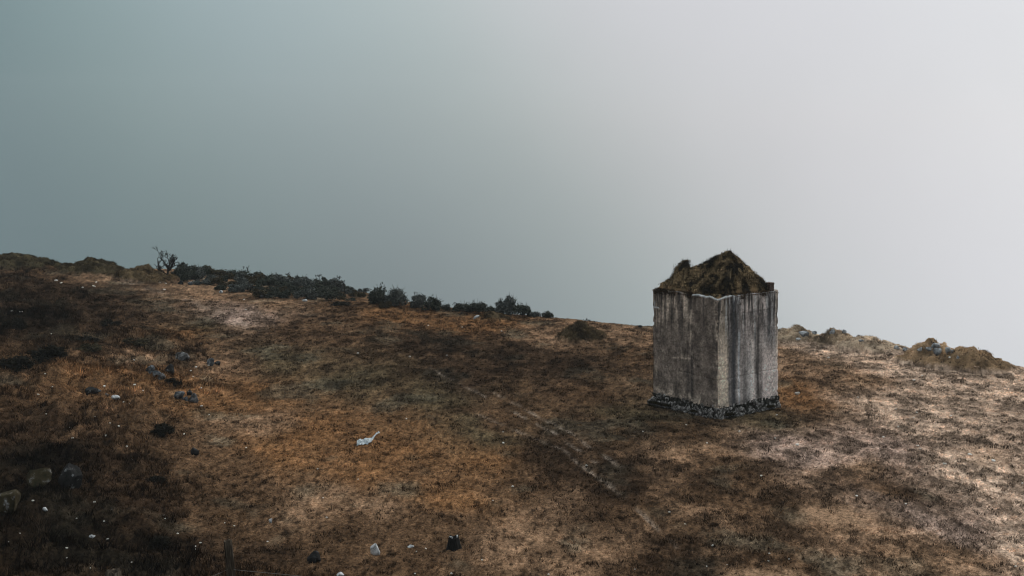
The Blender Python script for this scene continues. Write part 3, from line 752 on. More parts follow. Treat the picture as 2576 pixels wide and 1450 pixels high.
def on_cap(n_, hmin=-1):
    a = rng.uniform(0.02, SIDE-0.02, n_); b = rng.uniform(0.02, SIDE-0.02, n_); h = cap_h(a, b)
    k = h > hmin; a, b, h = a[k], b[k], h[k]; return a, b, h+cap_n(a, b)*sstep(0, 0.3, h)
a, b, h = on_cap(12000); c = cap_col(a, b, h)*rng.choice([0.15,0.5,1.0,1.9], (len(a), 1), p=[.3,.25,.25,.2])
near = np.minimum(a, b)
skip = ((a+b) < 0.5) & (rng.random(len(a)) < 0.7); a, b, h, c = a[~skip], b[~skip], h[~skip], c[~skip]
V1, F1, C1 = blades(a, b, h, c*1.1, 6, 0.036+0*a, 0.018+0*a, 0.03+0*a, 1.3)
a, b, h = on_cap(800, 0.12); V2, F2, C2 = blades(a, b, h, np.tile([.045,.034,.018], (len(a), 1)), 4, 0.12+0*a, 0.012+0*a, 0.03+0*a, 0.35)
# pale seeding stems and rim growth hanging over the concrete edge
a = np.array([0.85,0.88,0.83,1.05,1.08]); b = np.array([0.35,0.36,0.33,0.22,0.2]); V3, F3, C3 = blades(a, b, cap_h(a, b), np.tile([.25,.19,.12], (5, 1)), 6, 0.26+0*a, 0.016+0*a, 0.03+0*a, 0.3)
t = rng.uniform(0, 1, 900); fa = rng.random(900) < 0.5
ra = np.where(fa, t*SIDE, rng.uniform(-0.02, 0.05, 900)); rb = np.where(fa, rng.uniform(-0.02, 0.05, 900), t*SIDE)
keep = (t > 0.36) & (t < np.where(fa, 0.80, 0.97)) & ((fbm2(t*7, fa*5.0, 31, 3)) > -0.05); ra, rb = ra[keep], rb[keep]
V4, F4, C4 = blades(ra, rb, 0.07+rng.uniform(-0.10, 0.05, len(ra)), np.tile([.040,.026,.015], (len(ra), 1)), 6, 0.05+0*ra, 0.018+0*ra, 0.025+0*ra, 1.6)
o1, o2, o3 = len(V1), len(V1)+len(V2), len(V1)+len(V2)+len(V3)
g = mesh_np('grass', np.concatenate([V1,V2,V3,V4]), np.concatenate([F1,F2+o1,F3+o2,F4+o3]), M['grass'], cap, np.concatenate([C1,C2,C3,C4]))
g['kind'] = 'stuff'
# dark weeds growing out of the footing
ca, sa = math.cos(PHI), math.sin(PHI)
t = rng.uniform(-0.03, 1.03, 2600); side = rng.random(2600) < 0.5; outw_ = rng.uniform(0.02, 0.13, 2600)
a = np.where(side, t*SIDE, -outw_); b = np.where(side, -outw_, t*SIDE)
wx, wy = TX+a*ca-b*sa, TY+a*sa+b*ca
k = fbm2(t*6+side*9, t*0, 631, 3) > 0.0; wx, wy, ow = wx[k], wy[k], outw_[k]
V, Fc, cc = blades(wx, wy, H(wx, wy)+np.where(ow < 0.1, 0.1, 0.0), np.tile([.034,.028,.015], (len(wx), 1)), 6, 0.06+0*wx, 0.016+0*wx, 0.03+0*wx, 0.9)
g = mesh_np('footing_weeds', V, Fc, M['grass'], col=cc); tag(g, 'dark weeds growing along the foot of the concrete tower', 'weeds', kind='stuff')

# ------------------------------------------------------------------ boulders
def boulder(px, py, w, h, mat, label, seed, name='boulder', group=None, dep=0.8, sink=0.25, tilt=0.0, sub=3):
    x, y, z = ground_at(px, py)
    k = y/F; W_, H_ = w*k, h*k/0.97
    H2 = H_/(1-sink)
    o = rock(name, W_, W_*dep, H2, seed, M[mat], loc=(x, y+W_*dep*0.35, z-H2*sink), rz=0.0, sub=sub, tilt=tilt)
    tag(o, label, 'rock', group); return o
BL = [
 (455,909,40,19,'rock_grey','flat brown-grey boulder sunk among the orange tussocks'),
 (425,940,23,22,'rock_dark','dark rounded boulder standing alone behind the row of pale boulders'),
 (376,942,26,17,'rock_blue','palest blue-grey boulder at the upper end of the leaning row'),
 (391,950,24,15,'rock_blue','wedge-shaped grey boulder in the middle of the leaning row'),
 (404,958,20,16,'rock_grey','dark grey boulder at the end of the leaning row beside black shrubs'),
 (528,921,20,18,'rock_blue','upright grey boulder at the edge of the orange tussocks'),
 (546,920,17,10,'rock_dark','low dark boulder touching the upright grey boulder'),
 (450,1006,26,17,'rock_blue','slanted pale boulder in the group of four on the turf'),
 (465,1009,16,10,'rock_blue','smallest boulder in the middle of the group of four'),
 (476,996,15,14,'rock_dark','dark knobbly boulder at the back of the group of four'),
 (484,1014,27,24,'rock_grey','largest boulder with a black face in the group of four'),
 (232,992,38,14,'rock_dark','long low black boulder near two little pale ones on the turf'),
 (268,999,11,7,'rock_blue','little round grey boulder between the black boulder and the pale one'),
 (288,1009,24,11,'rock_pale','pale lumpy boulder beside the long black boulder'),
 (489,1146,22,17,'rock_dark','small black block-shaped boulder alone on the orange turf'),
 (172,1234,58,62,'rock_dark','big black boulder with a white crust along its top'),
 (90,1228,74,44,'rock_moss','mossy boulder with white lichen edges beside the big black boulder'),
 (12,1296,60,56,'rock_moss','dark boulder with a white-edged top at the foot of the mossy boulder'),
 (943,1399,25,27,'rock_pale','chunky pale grey boulder lying between the two dark lumps'),
 (788,1418,34,26,'rock_dark','black hump-shaped boulder beside the chunky pale boulder'),
 (2022,851,26,12,'rock_blue','tilted blue-grey slab below the rounded dry mound'),
 (2009,858,13,6,'rock_pale','small pale boulder just below the tilted slab'),
 (2048,843,16,8,'rock_grey','low grey boulder behind the tilted slab'),
 (2094,846,12,12,'rock_blue','grey boulder half buried in the grassy mound'),
 (2124,842,11,9,'rock_grey','brown-grey stone near the crown of the grassy mound'),
 (2167,865,14,7,'rock_blue','small flat boulder on the long low dry bank'),
 (2256,883,14,9,'rock_grey','grey boulder in the gap of the ridge by the end of the dry bank'),
 (2277,887,17,9,'rock_grey','grey boulder in the gap of the ridge by the ochre mound'),
 (2316,890,15,10,'rock_blue','leftmost boulder embedded in the ochre mound beside the ridge gap'),
 (2337,892,17,11,'rock_blue','squat pale boulder in the ochre mound next to the stacked pair'),
 (2357,883,24,12,'rock_blue','wide boulder resting on top in the stacked pair of the ochre mound'),
 (2361,898,19,15,'rock_blue','broad boulder underneath in the stacked pair of the ochre mound'),
 (2386,890,12,13,'rock_grey','dark grey boulder beside the stacked pair of the ochre mound'),
 (2397,890,8,7,'rock_grey','smallest boulder tucked against the dark grey one of the ochre mound'),
 (2411,905,8,8,'rock_blue','lone pale boulder low on the ochre mound sloping to the ridge end'),
 (1611,825,11,6,'rock_dark','small dark rock alone on the bare skyline near the tower'),
 (1199,803,17,9,'rock_pale','pale pitted rock below the skyline bushes'),
 (555,739,11,8,'rock_pale','white rock at the edge of the shrubs on the far bank'),
 (656,752,12,9,'rock_dark','dark rock at the foot of the far bank of shrubs'),
 (766,760,13,7,'rock_pale','white humped rock below the dense shrubs on the far bank'),
 (478,718,15,9,'rock_blue','blue-grey rock on the bank below the dead tree'),
 (453,716,16,8,'rock_dark','blackish low rock on the bank below the dead tree'),
 (14,822,12,9,'rock_pale','white rock against a black bush on the scrubby slope'),
 (111,1290,14,9,'rock_pale','pale stone in the dark scrub between the mossy boulder and the posts'),
 (231,1356,16,7,'rock_pale','curved pale stone in the dark scrub near the broad post'),
 (1033,1380,17,7,'rock_pale','flat white stone lying between the pale boulder and the black stump'),
 (855,1452,20,10,'rock_pale','pale ridged stone half out of sight near the black hump'),
 (680,1319,9,12,'rock_pale','pale leaning stone at the lip of a dark hollow'),
]
for i, (px, py, w, h, mt, lab) in enumerate(BL):
    if px > 1700 and mt in ('rock_blue', 'rock_grey'): mt = 'rock_ridge'; w *= 1.15; h *= 1.15
    boulder(px, py, w, h, mt, lab, 43+i*11, 'boulder' if w > 12 else 'rock', tilt=0.0, sub=4 if w > 30 else (3 if w > 14 else 2), dep=0.75)

# ------------------------------------------------------------------ small stones, each by itself
PEB = [
 ('small white stone in the brown turf of the left slope', 'white stones on the left slope', [(129,843),(113,947),(132,977),(96,999),(262,976),(338,975),(360,986),(311,1015),(325,1020),(238,1052),(116,1045),(176,1079),(276,1068),(299,1078),(266,1100),(182,1107),(319,1129),(333,1159),(463,1095),(337,910)]),
 ('small white stone among the boulder groups at the scrub edge', 'white stones among the boulder groups', [(507,1026),(526,1046),(493,927),(480,938),(485,951),(505,982),(505,868),(525,923)]),
 ('small white stone in the dark scrub around the fence posts', 'white stones around the fence posts', [(412,1301),(415,1309),(262,1317),(238,1268),(50,1350),(21,1368),(271,1362),(168,1385),(193,1308),(447,1346),(504,1370),(491,1379),(492,1386),(565,1320),(589,1327),(331,1418),(228,1434),(168,1409),(281,1287),(83,1267)]),
 ('small white stone in the open orange turf around the plastic scrap', 'white stones around the plastic scrap', [(619,1130),(799,1184),(813,1257),(822,1306),(673,1366),(1022,1057),(901,1210),(1071,1385),(1048,1392),(1213,1413),(1240,1263),(1290,1228),(1266,1090),(1044,1448),(1136,1448),(1266,1118)]),
 ('small white stone near the wheel tracks in front of the tower', 'white stones near the wheel tracks', [(1475,1174),(1380,1449),(1597,1436),(1684,1293),(1723,1322),(1778,1428),(1793,1377),(1726,1072),(1860,1089),(1617,1089),(1778,1118),(1828,1425)]),
 ('small white stone on the pale turf right of the tower', 'white stones on the pale turf', [(1954,1047),(2015,1060),(1950,1106),(2298,1054),(2259,1076),(2222,1103),(2309,1125),(2315,1131),(2572,1220),(1915,1201),(2278,1272),(2155,1251),(1933,1416),(1935,1397),(2100,1410),(2555,1430),(2392,1050),(2306,1041),(1985,1410),(2254,1032),(2320,948),(2299,960),(2158,1003),(2389,903),(2084,903)]),
 ('bright white flat stone, larger than the rest on the pale turf', 'larger white stones on the pale turf', [(2006,1124),(2440,1148),(2376,1171),(2499,1163),(2006,995)]),
 ('tiny white stone on the open turf below the skyline bushes', 'white stones below the skyline', [(1124,897),(900,892),(1262,836),(1163,826),(1077,822),(1031,900),(618,781),(614,756)]),
 ('flat pale stone bedded in the worn track on the far left', 'pale stones in the worn track', [(141,708),(154,714),(208,725),(236,722),(242,712),(29,786),(53,787),(400,713),(417,715),(413,730)]),
]
pprot = []
for s in range(7):
    v, f = rock_arrays(700+s, 2, 3, 0.25); v = v-(v.max(0)+v.min(0))/2; v = v/(v.max(0)-v.min(0)); v[:,2] += 0.5
    pprot.append(mesh_np('stone', v, f, M['pebble'], link=False).data)
pr = random.Random(5)
for lab, grp, pts in PEB:
    for px, py in pts:
        x, y, z = ground_at(px, py)
        o = bpy.data.objects.new('stone', pprot[pr.randrange(7)]); C.objects.link(o)
        k = y/F; w = pr.uniform(3.8, 7.0)*k
        if 'larger' in lab: w = pr.uniform(9, 12)*k
        if 'worn track' in lab: w = pr.uniform(6, 10)*k
        o.location = (x, y, z+0.012); o.scale = (w, w*pr.uniform(0.7,1.1), w*pr.uniform(0.45,0.7)); o.rotation_euler = (pr.uniform(-.2,.2), pr.uniform(-.2,.2), pr.uniform(0,6.28))
        if 'worn track' in lab: o.scale.z = w*0.28
        tag(o, lab, 'stone', grp)

# ------------------------------------------------------------------ stump, posts, wire, plastic
def fluted(name, hgt, r0, r1, seed, mat, parent=None, segs=22, rows=9, ragged=0.05, flute=0.10, squash=1.0):
    th = np.linspace(0, 2*np.pi, segs, endpoint=False); zz = np.linspace(0, 1, rows)
    V = []
    for z in zz:
        r = r0+(r1-r0)*z**0.8
        rr = r*(1+flute*fbm2(np.cos(th)*2.2+seed, np.sin(th)*2.2, seed, 3)+0.03*noise2(th*5, z*6+0*th, seed+3))
        top = ragged*hgt*fbm2(np.cos(th)*2.5, np.sin(th)*2.5, seed+9, 3) if z == 1 else 0*th
        V.append(np.stack([np.cos(th)*rr, np.sin(th)*rr*squash, z*hgt+top], -1))
    V = np.concatenate(V)
    i = np.arange(rows-1)[:,None]*segs+np.arange(segs); j = np.arange(rows-1)[:,None]*segs+(np.arange(segs)+1) % segs
    Fc = np.stack([i, j, j+segs, i+segs], -1).reshape(-1, 4)
    base = len(V); last = V[-segs:].copy(); inner = last.copy(); inner[:,:2] *= 0.55; inner[:,2] -= 0.04*hgt*np.abs(noise2(th*3, th*0, seed))+0.01; cen = inner.copy(); cen[:,:2] *= 0.02
    V = np.concatenate([V, inner, cen]); a = np.arange(segs)+(rows-1)*segs; b = base+np.arange(segs); d = b+segs
    Fc = np.concatenate([Fc, np.stack([a, np.roll(a,-1), np.roll(b,-1), b], -1), np.stack([b, np.roll(b,-1), np.roll(d,-1), d], -1)])
    return mesh_np(name, V, Fc, mat, parent)
x, y, z = ground_at(1140, 1389)
st = empty('tree_stump', (x, y+0.12, z-0.03)); tag(st, 'black tapering tree stump with bleached ragged top on the turf', 'stump')
fluted('trunk', 0.26, 0.155, 0.085, 21, M['stump'], st, segs=30, ragged=0.22, flute=0.36)
for k, (dx, dy, w) in enumerate([(-0.06,-0.02,0.055),(-0.03,-0.05,0.045),(0.07,-0.01,0.03)]):
    rock('bleached_wood', w, w, 0.045+0.01*k, 333+k, M['rock_pale'], st, 2, (dx, dy, 0.232), rz=0.7*k)
def fence_post(px_top, py_top, d, hgt, r, leanx, label, seed, kind=0):
    xt = (px_top-CX)/F*d; zt = EYE-(py_top-HOR)/F*d; zb = gz(xt, d)
    hh = zt-zb+0.15
    o = empty('fence_post', (xt-leanx*hh, d, zb-0.15)); tag(o, label, 'fence post')
    o.rotation_euler = (0.0, math.atan(leanx), 0.3)
    fluted('shaft', hh, r*1.08, r, seed, M['post'], o, segs=16, rows=14, ragged=0.035, flute=0.18, squash=0.85)
    return (xt, d, zt, zb, o)
p1 = fence_post(573, 1357, 21.4, 1.2, 0.062, -0.10, 'slim weathered wooden fence post standing upright in the dark scrub', 51)
p2 = fence_post(286, 1436, 20.0, 1.1, 0.105, 0.0, 'broad squared-off wooden fence post just showing its pale top', 57)
# a pale splinter strip and knot on the slim post
def tube(pts, r, segs=5):
    pts = [Vector(p) for p in pts]; V = []; Fc = []
    for i, p in enumerate(pts):
        t = (pts[min(i+1, len(pts)-1)]-pts[max(i-1, 0)]).normalized()
        a = t.orthogonal().normalized(); b = t.cross(a)
        rr = r[i] if hasattr(r, '__len__') else r
        for k in range(segs):
            th = 2*math.pi*k/segs; V.append(p+(a*math.cos(th)+b*math.sin(th))*rr)
    for i in range(len(pts)-1):
        for k in range(segs): Fc.append((i*segs+k, i*segs+(k+1) % segs, (i+1)*segs+(k+1) % segs, (i+1)*segs+k))
    return np.array([v[:] for v in V]), np.array(Fc)
for k, zz in enumerate((0.25, 0.62)):
    a = Vector((p1[0]+0.02, p1[1]-0.06, p1[3]+zz*(p1[2]-p1[3]))); b = Vector((p2[0]+0.02, p2[1]-0.10, p2[3]+(zz+0.1)*(p2[2]-p2[3])))
    pts = []
    for i in range(13):
        t = i/12; q = a.lerp(b, t); q.z -= 0.10*4*t*(1-t); pts.append(q)
    for i in range(1, 5): pts.insert(0, a+Vector((0.7*i, 0.1*i, -0.10*i)))
    V, Fc = tube(pts, 0.0035, 4)
    o = mesh_np('fence_wire', V, Fc, M['wire']); tag(o, ('lower' if k == 0 else 'upper')+' slack wire strung between the two wooden fence posts', 'wire', 'fence wires')
# crumpled plastic
def plastic():
    x, y, z = ground_at(920, 1122)
    o = empty('plastic_scrap', (x, y, z+0.01)); tag(o, 'crumpled white plastic scrap with a twisted tail on the orange turf', 'litter')
    nu, nv = 26, 14
    u, v = np.meshgrid(np.linspace(0, 1, nu), np.linspace(-1, 1, nv), indexing='ij')
    wid = np.interp(u, [0,.08,.3,.6,.85,1], [.05,.12,.15,.13,.12,.10])
    X = -0.21+0.32*u; Y = (wid*v*1.0)+0.28*u; Z = 0.02+0.045*(1-v*v)*np.sin(np.pi*np.clip(u*0.9+0.1, 0, 1))+0.07*fbm2(u*5, v*3, 801, 3)+0.03*fbm2(u*11, v*8, 803, 2)
    Z = np.maximum(Z, 0.0)+0.05*(v+1)*0.5
    mesh_np('crumpled_sheet', np.stack([X, Y, Z], -1).reshape(-1, 3), grid_faces(nu, nv), M['plastic'], o)
    nu, nv = 16, 7
    u, v = np.meshgrid(np.linspace(0, 1, nu), np.linspace(-1, 1, nv), indexing='ij')
    wid = np.interp(u, [0,.3,.7,1], [.12,.12,.10,.12])
    X = 0.07+0.16*u+0.35*wid*v; Y = 0.26+0.46*u+wid*v*0.6; Z = 0.05+0.10*u+0.02*np.sin(v*5+u*7)+0.03*fbm2(u*4, v*3, 811, 2)
    mesh_np('twisted_tail', np.stack([X, Y, Z], -1).reshape(-1, 3), grid_faces(nu, nv), M['plastic'], o)
plastic()

# ------------------------------------------------------------------ shrubs and trees
def crown_mesh(seed, nleaf, leaf=0.05, lumps=9, upright=0.0, flat=1.0):
    """unit crown: width about 1, height about 1, standing on z=0; leaf-sized faces spread through lumps"""
    r = np.random.default_rng(seed)
    th = r.uniform(0, 6.283, lumps); rad = np.sqrt(r.random(lumps))*0.38
    cz = r.uniform(0.22, 0.72, lumps)*(1-0.5*rad/0.33*0.8)
    cen = np.stack([np.cos(th)*rad, np.sin(th)*rad, cz], -1); sz = r.uniform(0.09, 0.22, lumps)
    w = sz**2; k = r.choice(lumps, nleaf, p=w/w.sum())
    d = r.normal(size=(nleaf, 3)); d /= np.linalg.norm(d, axis=1)[:,None]
    p = cen[k]+d*(sz[k]*r.uniform(0.45, 1.05, nleaf)**0.6)[:,None]
    p[:,2] = np.maximum(p[:,2], 0.01)
    # twigs sticking out
    nt_ = nleaf//14; kk = r.choice(nleaf, nt_); p[kk] += d[kk]*r.uniform(0.02, 0.10, nt_)[:,None]+np.array([0,0,1])*r.uniform(0, .10, nt_)[:,None]
    s = leaf*r.uniform(0.6, 1.4, nleaf)
    a = r.normal(size=(nleaf, 3)); a[:,2] += upright*2*np.sign(a[:,2]+1e-6); a /= np.linalg.norm(a, axis=1)[:,None]
    b = np.cross(a, r.normal(size=(nleaf, 3))); b /= np.linalg.norm(b, axis=1)[:,None]
    v0 = p-a*s[:,None]; v1 = p+b*(s*0.5)[:,None]; v2 = p+a*s[:,None]; v3 = p-b*(s*0.5)[:,None]
    V = np.stack([v0, v1, v2, v3], 1).reshape(-1, 3)
    # leafy sprays that stick out of the outline
    ns_ = nleaf//16; k = r.choice(lumps, ns_)
    d = r.normal(size=(ns_, 3)); d[:,2] = np.abs(d[:,2])*1.2+0.2; d /= np.linalg.norm(d, axis=1)[:,None]
    b0 = cen[k]+d*(sz[k]*0.8)[:,None]; ln = sz[k]*r.uniform(0.5, 1.3, ns_)
    sd = np.cross(d, r.normal(size=(ns_, 3))); sd /= np.linalg.norm(sd, axis=1)[:,None]; wd_ = leaf*0.28
    tip = b0+d*ln[:,None]
    S = np.stack([b0-sd*wd_, b0+sd*wd_, tip+sd*wd_*0.3, tip-sd*wd_*0.3], 1).reshape(-1, 3)
    V = np.concatenate([V, S]); Fc = np.arange(len(V)).reshape(-1, 4)
    return V, Fc, cen
def stems(seed, n, reach, rad=0.018):
    r = np.random.default_rng(seed); Vs, Fs, off = [], [], 0
    for i in range(n):
        a = r.uniform(0, 6.283); q = r.uniform(0.3, 1)*0.33
        pts = [(0.03*math.cos(a), 0.03*math.sin(a), -0.05), (q*0.4*math.cos(a), q*0.4*math.sin(a), 0.25*reach), (q*math.cos(a+.3), q*math.sin(a+.3), r.uniform(0.6, 0.95)*reach)]
        V, Fc = tube(pts, [rad, rad*0.7, rad*0.25], 5); Vs.append(V); Fs.append(Fc+off); off += len(V)
    return np.concatenate(Vs), np.concatenate(Fs)
LIB = {}
def lib(kind, var):
    key = (kind, var)
    if key not in LIB:
        nl = {'big':2000, 'mid':900, 'small':420}[kind]; lf = {'big':0.046, 'mid':0.062, 'small':0.080}[kind]
        V, Fc, _ = crown_mesh(1000+var*17+len(kind), nl, lf, {'big':16, 'mid':10, 'small':8}[kind])
        Vs, Fs = stems(2000+var, 7, 0.9)
        LIB[key] = (mesh_np('foliage', V, Fc, None, link=False).data, mesh_np('stem', Vs, Fs, M['bark'], link=False).data, {})
    return LIB[key]
def shrub(px, py, w, h, kind, var, mat, label, group=None, name='shrub', d=None, parts=True, dep=1.0):
    if d is None: x, y, z = ground_at(px, py)
    else: y = d; x = (px-CX)/F*d; z = gz(x, y)
    k = y/F; W_, H_ = w*k*1.15, h*k*1.35
    fm, sm, cache = lib(kind, var)
    if mat not in cache:
        m2 = fm.copy(); m2.materials.clear(); m2.materials.append(M[mat]); cache[mat] = m2
    o = empty(name, (x, y, z-0.03), (var*1.3+px*0.37) % 6.28) if parts else None
    f = bpy.data.objects.new('foliage' if parts else name, cache[mat]); C.objects.link(f)
    f.scale = (W_, W_*dep, H_)
    if parts:
        f.parent = o; s = bpy.data.objects.new('stem', sm); C.objects.link(s); s.parent = o; s.scale = (W_, W_*dep, H_)
    else:
        f.location = (x, y, z-0.03); f.rotation_euler = (0, 0, (var*1.3+px*0.37) % 6.28); o = f
    tag(o, label, 'shrub', group); return o
def zd(px, py, d): return d
# skyline bushes, each its own
SK = [
 (955,772,52,48,'big',0,'leaf_dark','dense dark bush at the near end of the skyline row beside the shrub bank',57.2),
 (1000,770,50,46,'big',1,'leaf_grey','round greyish bush leaning against the dense dark one',57.0),
 (968,776,30,24,'mid',5,'leaf_olive','low brownish bush in front of the dense dark pair',56.2),
 (1050,786,42,42,'big',2,'leaf_grey','pale loose bush left in the second pair on the skyline',56.6),
 (1090,788,50,36,'big',3,'leaf_dark','broad dark bush right in the second pair on the skyline',56.2),
 (1122,792,22,22,'mid',1,'leaf_dark','small bush trailing off the second skyline pair',56.0),
 (1165,800,46,28,'mid',2,'leaf_dark','low spreading bush above the pale pitted rock',56.0),
 (1200,800,48,34,'big',4,'leaf_dark','dark ragged bush above the pale pitted rock',55.9),
 (1235,798,32,24,'mid',3,'leaf_dark','low dark bush behind the mossy hump',55.9),
 (1268,800,46,40,'big',5,'leaf_grey','tall spiky grey bush behind the mossy hump',55.8),
 (1283,800,34,48,'big',1,'leaf_grey','tallest bush of the spiky group on the skyline',56.0),
 (1316,802,46,34,'big',2,'leaf_dark','wide dark bush ending the spiky group on the skyline',55.6),
 (1348,803,26,16,'mid',4,'leaf_grey','thin low bush between the spiky group and the little round bush',55.4),
 (1377,805,28,20,'mid',6,'leaf_dark','little round bush standing last on the skyline before the bare edge',55.2),
]
for px, py, w, h, kd, va, mt, lab, d in SK: shrub(px, py, w, h, kd, va, mt, lab, d=d)
# shrubs massed over the far bank
sr = random.Random(3)
def bank_y(px): return np.interp(px, [420,500,560,650,780,890,930], [700,722,738,752,764,772,776])
def bank_top(px): return np.interp(px, [420,500,560,650,720,800,850,900,930], [690,694,700,702,712,730,742,752,762])
def thicket_label(px, row, mt):
    look = {'leaf_dark':'blackish green shrub', 'leaf_olive':'brownish shrub', 'leaf_grey':'pale greyish shrub'}[mt]
    where = ['at the lower edge of the thicket','in the lower half of the thicket','midway up the thicket','in the upper half of the thicket','just below the crest of the thicket','on the crest of the thicket'][row]
    by = 'by the dead tree' if px < 500 else 'above the white edge rock' if px < 590 else 'above the dark rock' if px < 690 else 'near the tall clipped-looking shrub' if px < 770 else 'towards the oval shrub' if px < 840 else 'at its thin end'
    return '%s %s %s' % (look, where, by)
cnt = 0
for row in range(6):
    px = 428+row*6
    while px < 915:
        f = row/5; d = 58.0+row*2.0+sr.uniform(-.6,.6)
        yb = bank_y(px)
        w = sr.uniform(26, 54)*(1-0.12*f); h = sr.uniform(18, 32)
        if px > 850: w *= 0.6; h *= 0.6
        x = (px-CX)/F*d; py = HOR+F*(EYE-gz(x, d))/d
        if py < yb-2:
            mt = sr.choice(['leaf_dark','leaf_dark','leaf_dark','leaf_olive','leaf_grey'])
            shrub(px, py, w, h, 'mid' if row else 'small', sr.randrange(8), mt, thicket_label(px, row, mt), 'shrubs in the thicket on the far bank', d=d, parts=False); cnt += 1
        px += sr.uniform(24, 40)
# single shrubs that rise out of the thicket
for px, d, w, h, kd, va, mt, lab in [
  (745,66,26,34,'mid',3,'leaf_dark','tall clipped-looking dark shrub rising from the thicket beside a dry weed'),
  (818,63.5,22,28,'mid',6,'leaf_dark','dark oval shrub near the thin end of the thicket'),
  (495,66,36,30,'mid',2,'leaf_grey','fan-shaped shrub on top of the thicket by the dead tree'),
  (690,68,50,24,'mid',7,'leaf_grey','pale broad shrub along the top of the thicket'),
  (455,64,46,28,'big',0,'leaf_dark','dark shrub at the foot of the dead tree'),
  (878,61.5,22,16,'mid',4,'leaf_grey','last grey shrub of the thicket on the skyline'),
  (906,61,16,12,'small',5,'leaf_dark','tiny dark shrub alone between the thicket and the skyline bushes'),
  (860,56.5,48,12,'mid',1,'leaf_black','low black shrub at the lower edge of the thicket')]:
    shrub(px, 0, w, h, kd, va, mt, lab, d=d)
# dark bushes on the near left slope
for px, py, w, h, kd, va, mt, lab in [
  (36,832,56,34,'big',3,'leaf_black','black bush beside the white rock on the scrubby slope'),
  (408,1096,58,34,'big',2,'leaf_black','black ragged bush shape standing in for a dark hollow in the orange turf below the group of four boulders'),  # leafy form added in place of a dark hollow in the ground
  (428,962,26,14,'mid',1,'leaf_black','low black shrub next to the leaning boulder row'),
  (446,976,20,22,'mid',2,'leaf_black','upright black shrub below the leaning boulder row'),
  (280,822,50,22,'mid',3,'leaf_black','low dark shrub at the upper edge of the scrub'),
  (120,902,90,40,'big',5,'leaf_black','wide black bush in the middle of the scrub slope'),
  (40,935,84,40,'big',2,'leaf_black','wide black bush below the middle of the scrub slope'),
  (210,862,70,24,'mid',5,'leaf_black','flat dark shrub in the scrub above the wide black bush'),
  (340,868,60,22,'mid',7,'leaf_olive','brown shrub at the scrub edge by the bare turf'),
  (395,1215,44,22,'mid',4,'leaf_black','small black shrub in the turf above the fence posts'),
  (400,1385,54,40,'mid',6,'leaf_black','black shrub between the two fence posts'),
  (225,885,60,24,'mid',0,'leaf_olive','brown tussocky shrub in the scrub beside the wide black bush')]:
    shrub(px, py, w, h, kd, va, mt, lab)
shrub(40, 1452, 190, 60, 'big', 1, 'leaf_teal', 'blue-green bush filling the ground beside the broad fence post', d=19.6)

# dead tree: bare crooked limbs
def dead_tree(px, d, hgt, label):
    x = (px-CX)/F*d; z = gz(x, d)
    o = empty('dead_tree', (x, d, z-0.05)); tag(o, label, 'tree')
    r = random.Random(17)
    def limb(p, v, rad, ln, depth, acc):
        pts = [p.copy()]; rr = [rad]; n = 5
        for i in range(n):
            v = (v+Vector((r.uniform(-.35,.35), r.uniform(-.35,.35), r.uniform(-.22,.28)))).normalized()
            p = p+v*(ln/n); pts.append(p.copy()); rr.append(rad*(1-0.75*(i+1)/n)+0.004)
            if depth < 3 and i >= 0 and r.random() < 0.9:
                side = Vector((r.uniform(-1,1), r.uniform(-1,1), r.uniform(-.1,.7))).normalized()
                limb(p, (v*0.45+side).normalized(), rr[-1]*0.75, ln*r.uniform(0.35,0.6), depth+1, acc)
        acc.append(tube(pts, rr, 5))
    def build(nm, base, v, rad, ln, parent):
        acc = []; limb(Vector(base), Vector(v).normalized(), rad, ln, 0, acc)
        off = 0; Vs, Fs = [], []
        for V, Fc in acc: Vs.append(V); Fs.append(Fc+off); off += len(V)
        return mesh_np(nm, np.concatenate(Vs), np.concatenate(Fs), M['bark'], parent)
    tr = build('trunk', (0.05,0,0), (0.10,0,1), 0.055, hgt*0.98, o)
    build('limb', (0.08,0,hgt*0.25), (0.75,0.1,0.75), 0.035, hgt*0.72, o)
    build('limb', (0.08,0,hgt*0.42), (0.95,-0.1,0.35), 0.030, hgt*0.60, o)
    build('limb', (0.10,0,hgt*0.55), (0.55,0.1,0.9), 0.028, hgt*0.55, o)
    build('limb', (0.0,0,hgt*0.12), (-0.45,0.1,0.8), 0.028, hgt*0.55, o)
    build('second_trunk', (-0.30,0.05,0), (-0.05,0,1), 0.034, hgt*1.0, o)
    # a few clinging dead leaves and moss
    return o
dead_tree(418, 62.6, 0.86, 'bare crooked dead tree with wind-swept limbs above the far bank')
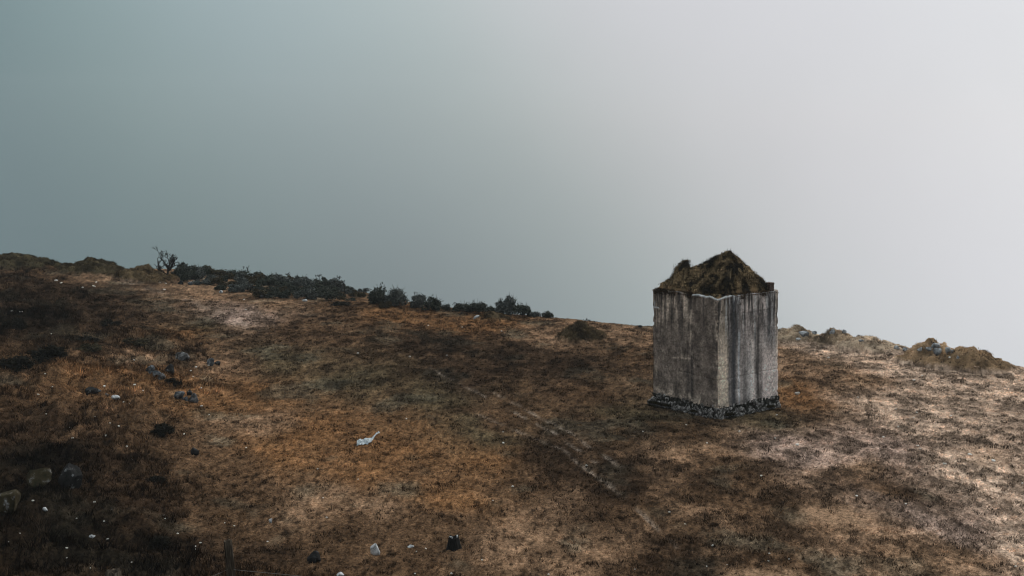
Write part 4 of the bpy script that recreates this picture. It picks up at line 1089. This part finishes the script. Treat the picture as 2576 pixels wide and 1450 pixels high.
# dry weeds with open heads on the skyline
def dry_weed(px, d, hgt, label, seed, group=None):
    x = (px-CX)/F*d; z = gz(x, d); r = random.Random(seed)
    o = empty('dry_weed', (x, d, z)); tag(o, label, 'weed', group)
    for s in range(3):
        a = r.uniform(0, 6.28); tip = Vector((math.cos(a)*0.10+r.uniform(-.05,.05), math.sin(a)*0.1, hgt*r.uniform(0.7,1)))
        V, Fc = tube([(0,0,-.05), tip*0.5+Vector((0.02,0,0.03)), tip], [0.012,0.010,0.006], 4)
        st_ = mesh_np('stalk', V, Fc, M['bark'], o)
        Vs, Fs, off = [], [], 0
        for q in range(6):
            e = tip+Vector((r.uniform(-.09,.09), r.uniform(-.09,.09), r.uniform(.0,.09)))
            V, Fc = tube([tip-Vector((0,0,0.02)), e, e+Vector((0.012,0,0.012))], [0.005,0.009,0.012], 4); Vs.append(V); Fs.append(Fc+off); off += len(V)
        mesh_np('seed_head', np.concatenate(Vs), np.concatenate(Fs), M['bark'], st_)
for i, (px, d, h, lab) in enumerate([(727,66,0.62,'dry branching weed beside the tall clipped-looking shrub'),(800,63,0.62,'dry branching weed left of the dark oval shrub'),(848,62,0.66,'tallest dry weed standing alone at the thin end of the thicket'),
   (868,61.5,0.5,'dry weed beside the last grey shrub of the thicket'),(1478,52.6,0.25,'small dark weed on the skyline above the lone hillock'),(702,67.5,0.5,'dry weed on the crest above the pale broad shrub'),(618,69,0.5,'dry twig on the crest of the thicket')]):
    dry_weed(px, d, h, lab, 60+i)

# ------------------------------------------------------------------ air
bm = bmesh.new(); bmesh.ops.create_cube(bm, size=1.0)
m, t, out = mat_new('haze'); vol = N(t, 'ShaderNodeVolumePrincipled'); vol.inputs['Density'].default_value = 0.00035
vol.inputs['Color'].default_value = (0.90, 0.94, 0.96, 1); vol.inputs['Anisotropy'].default_value = 0.2
t.links.new(vol.outputs[0], out.inputs['Volume'])
lowest = min((o.matrix_basis @ v.co).z for o in bpy.data.objects if o.name == 'terrain' for v in o.data.vertices)
hz = from_bm('haze', bm, m); hz.scale = (330, 360, 14-(lowest-1)); hz.location = (0, 60, (14+lowest-1)/2)
tag(hz, 'thin mist hanging over the whole hilltop', 'mist', kind='stuff')
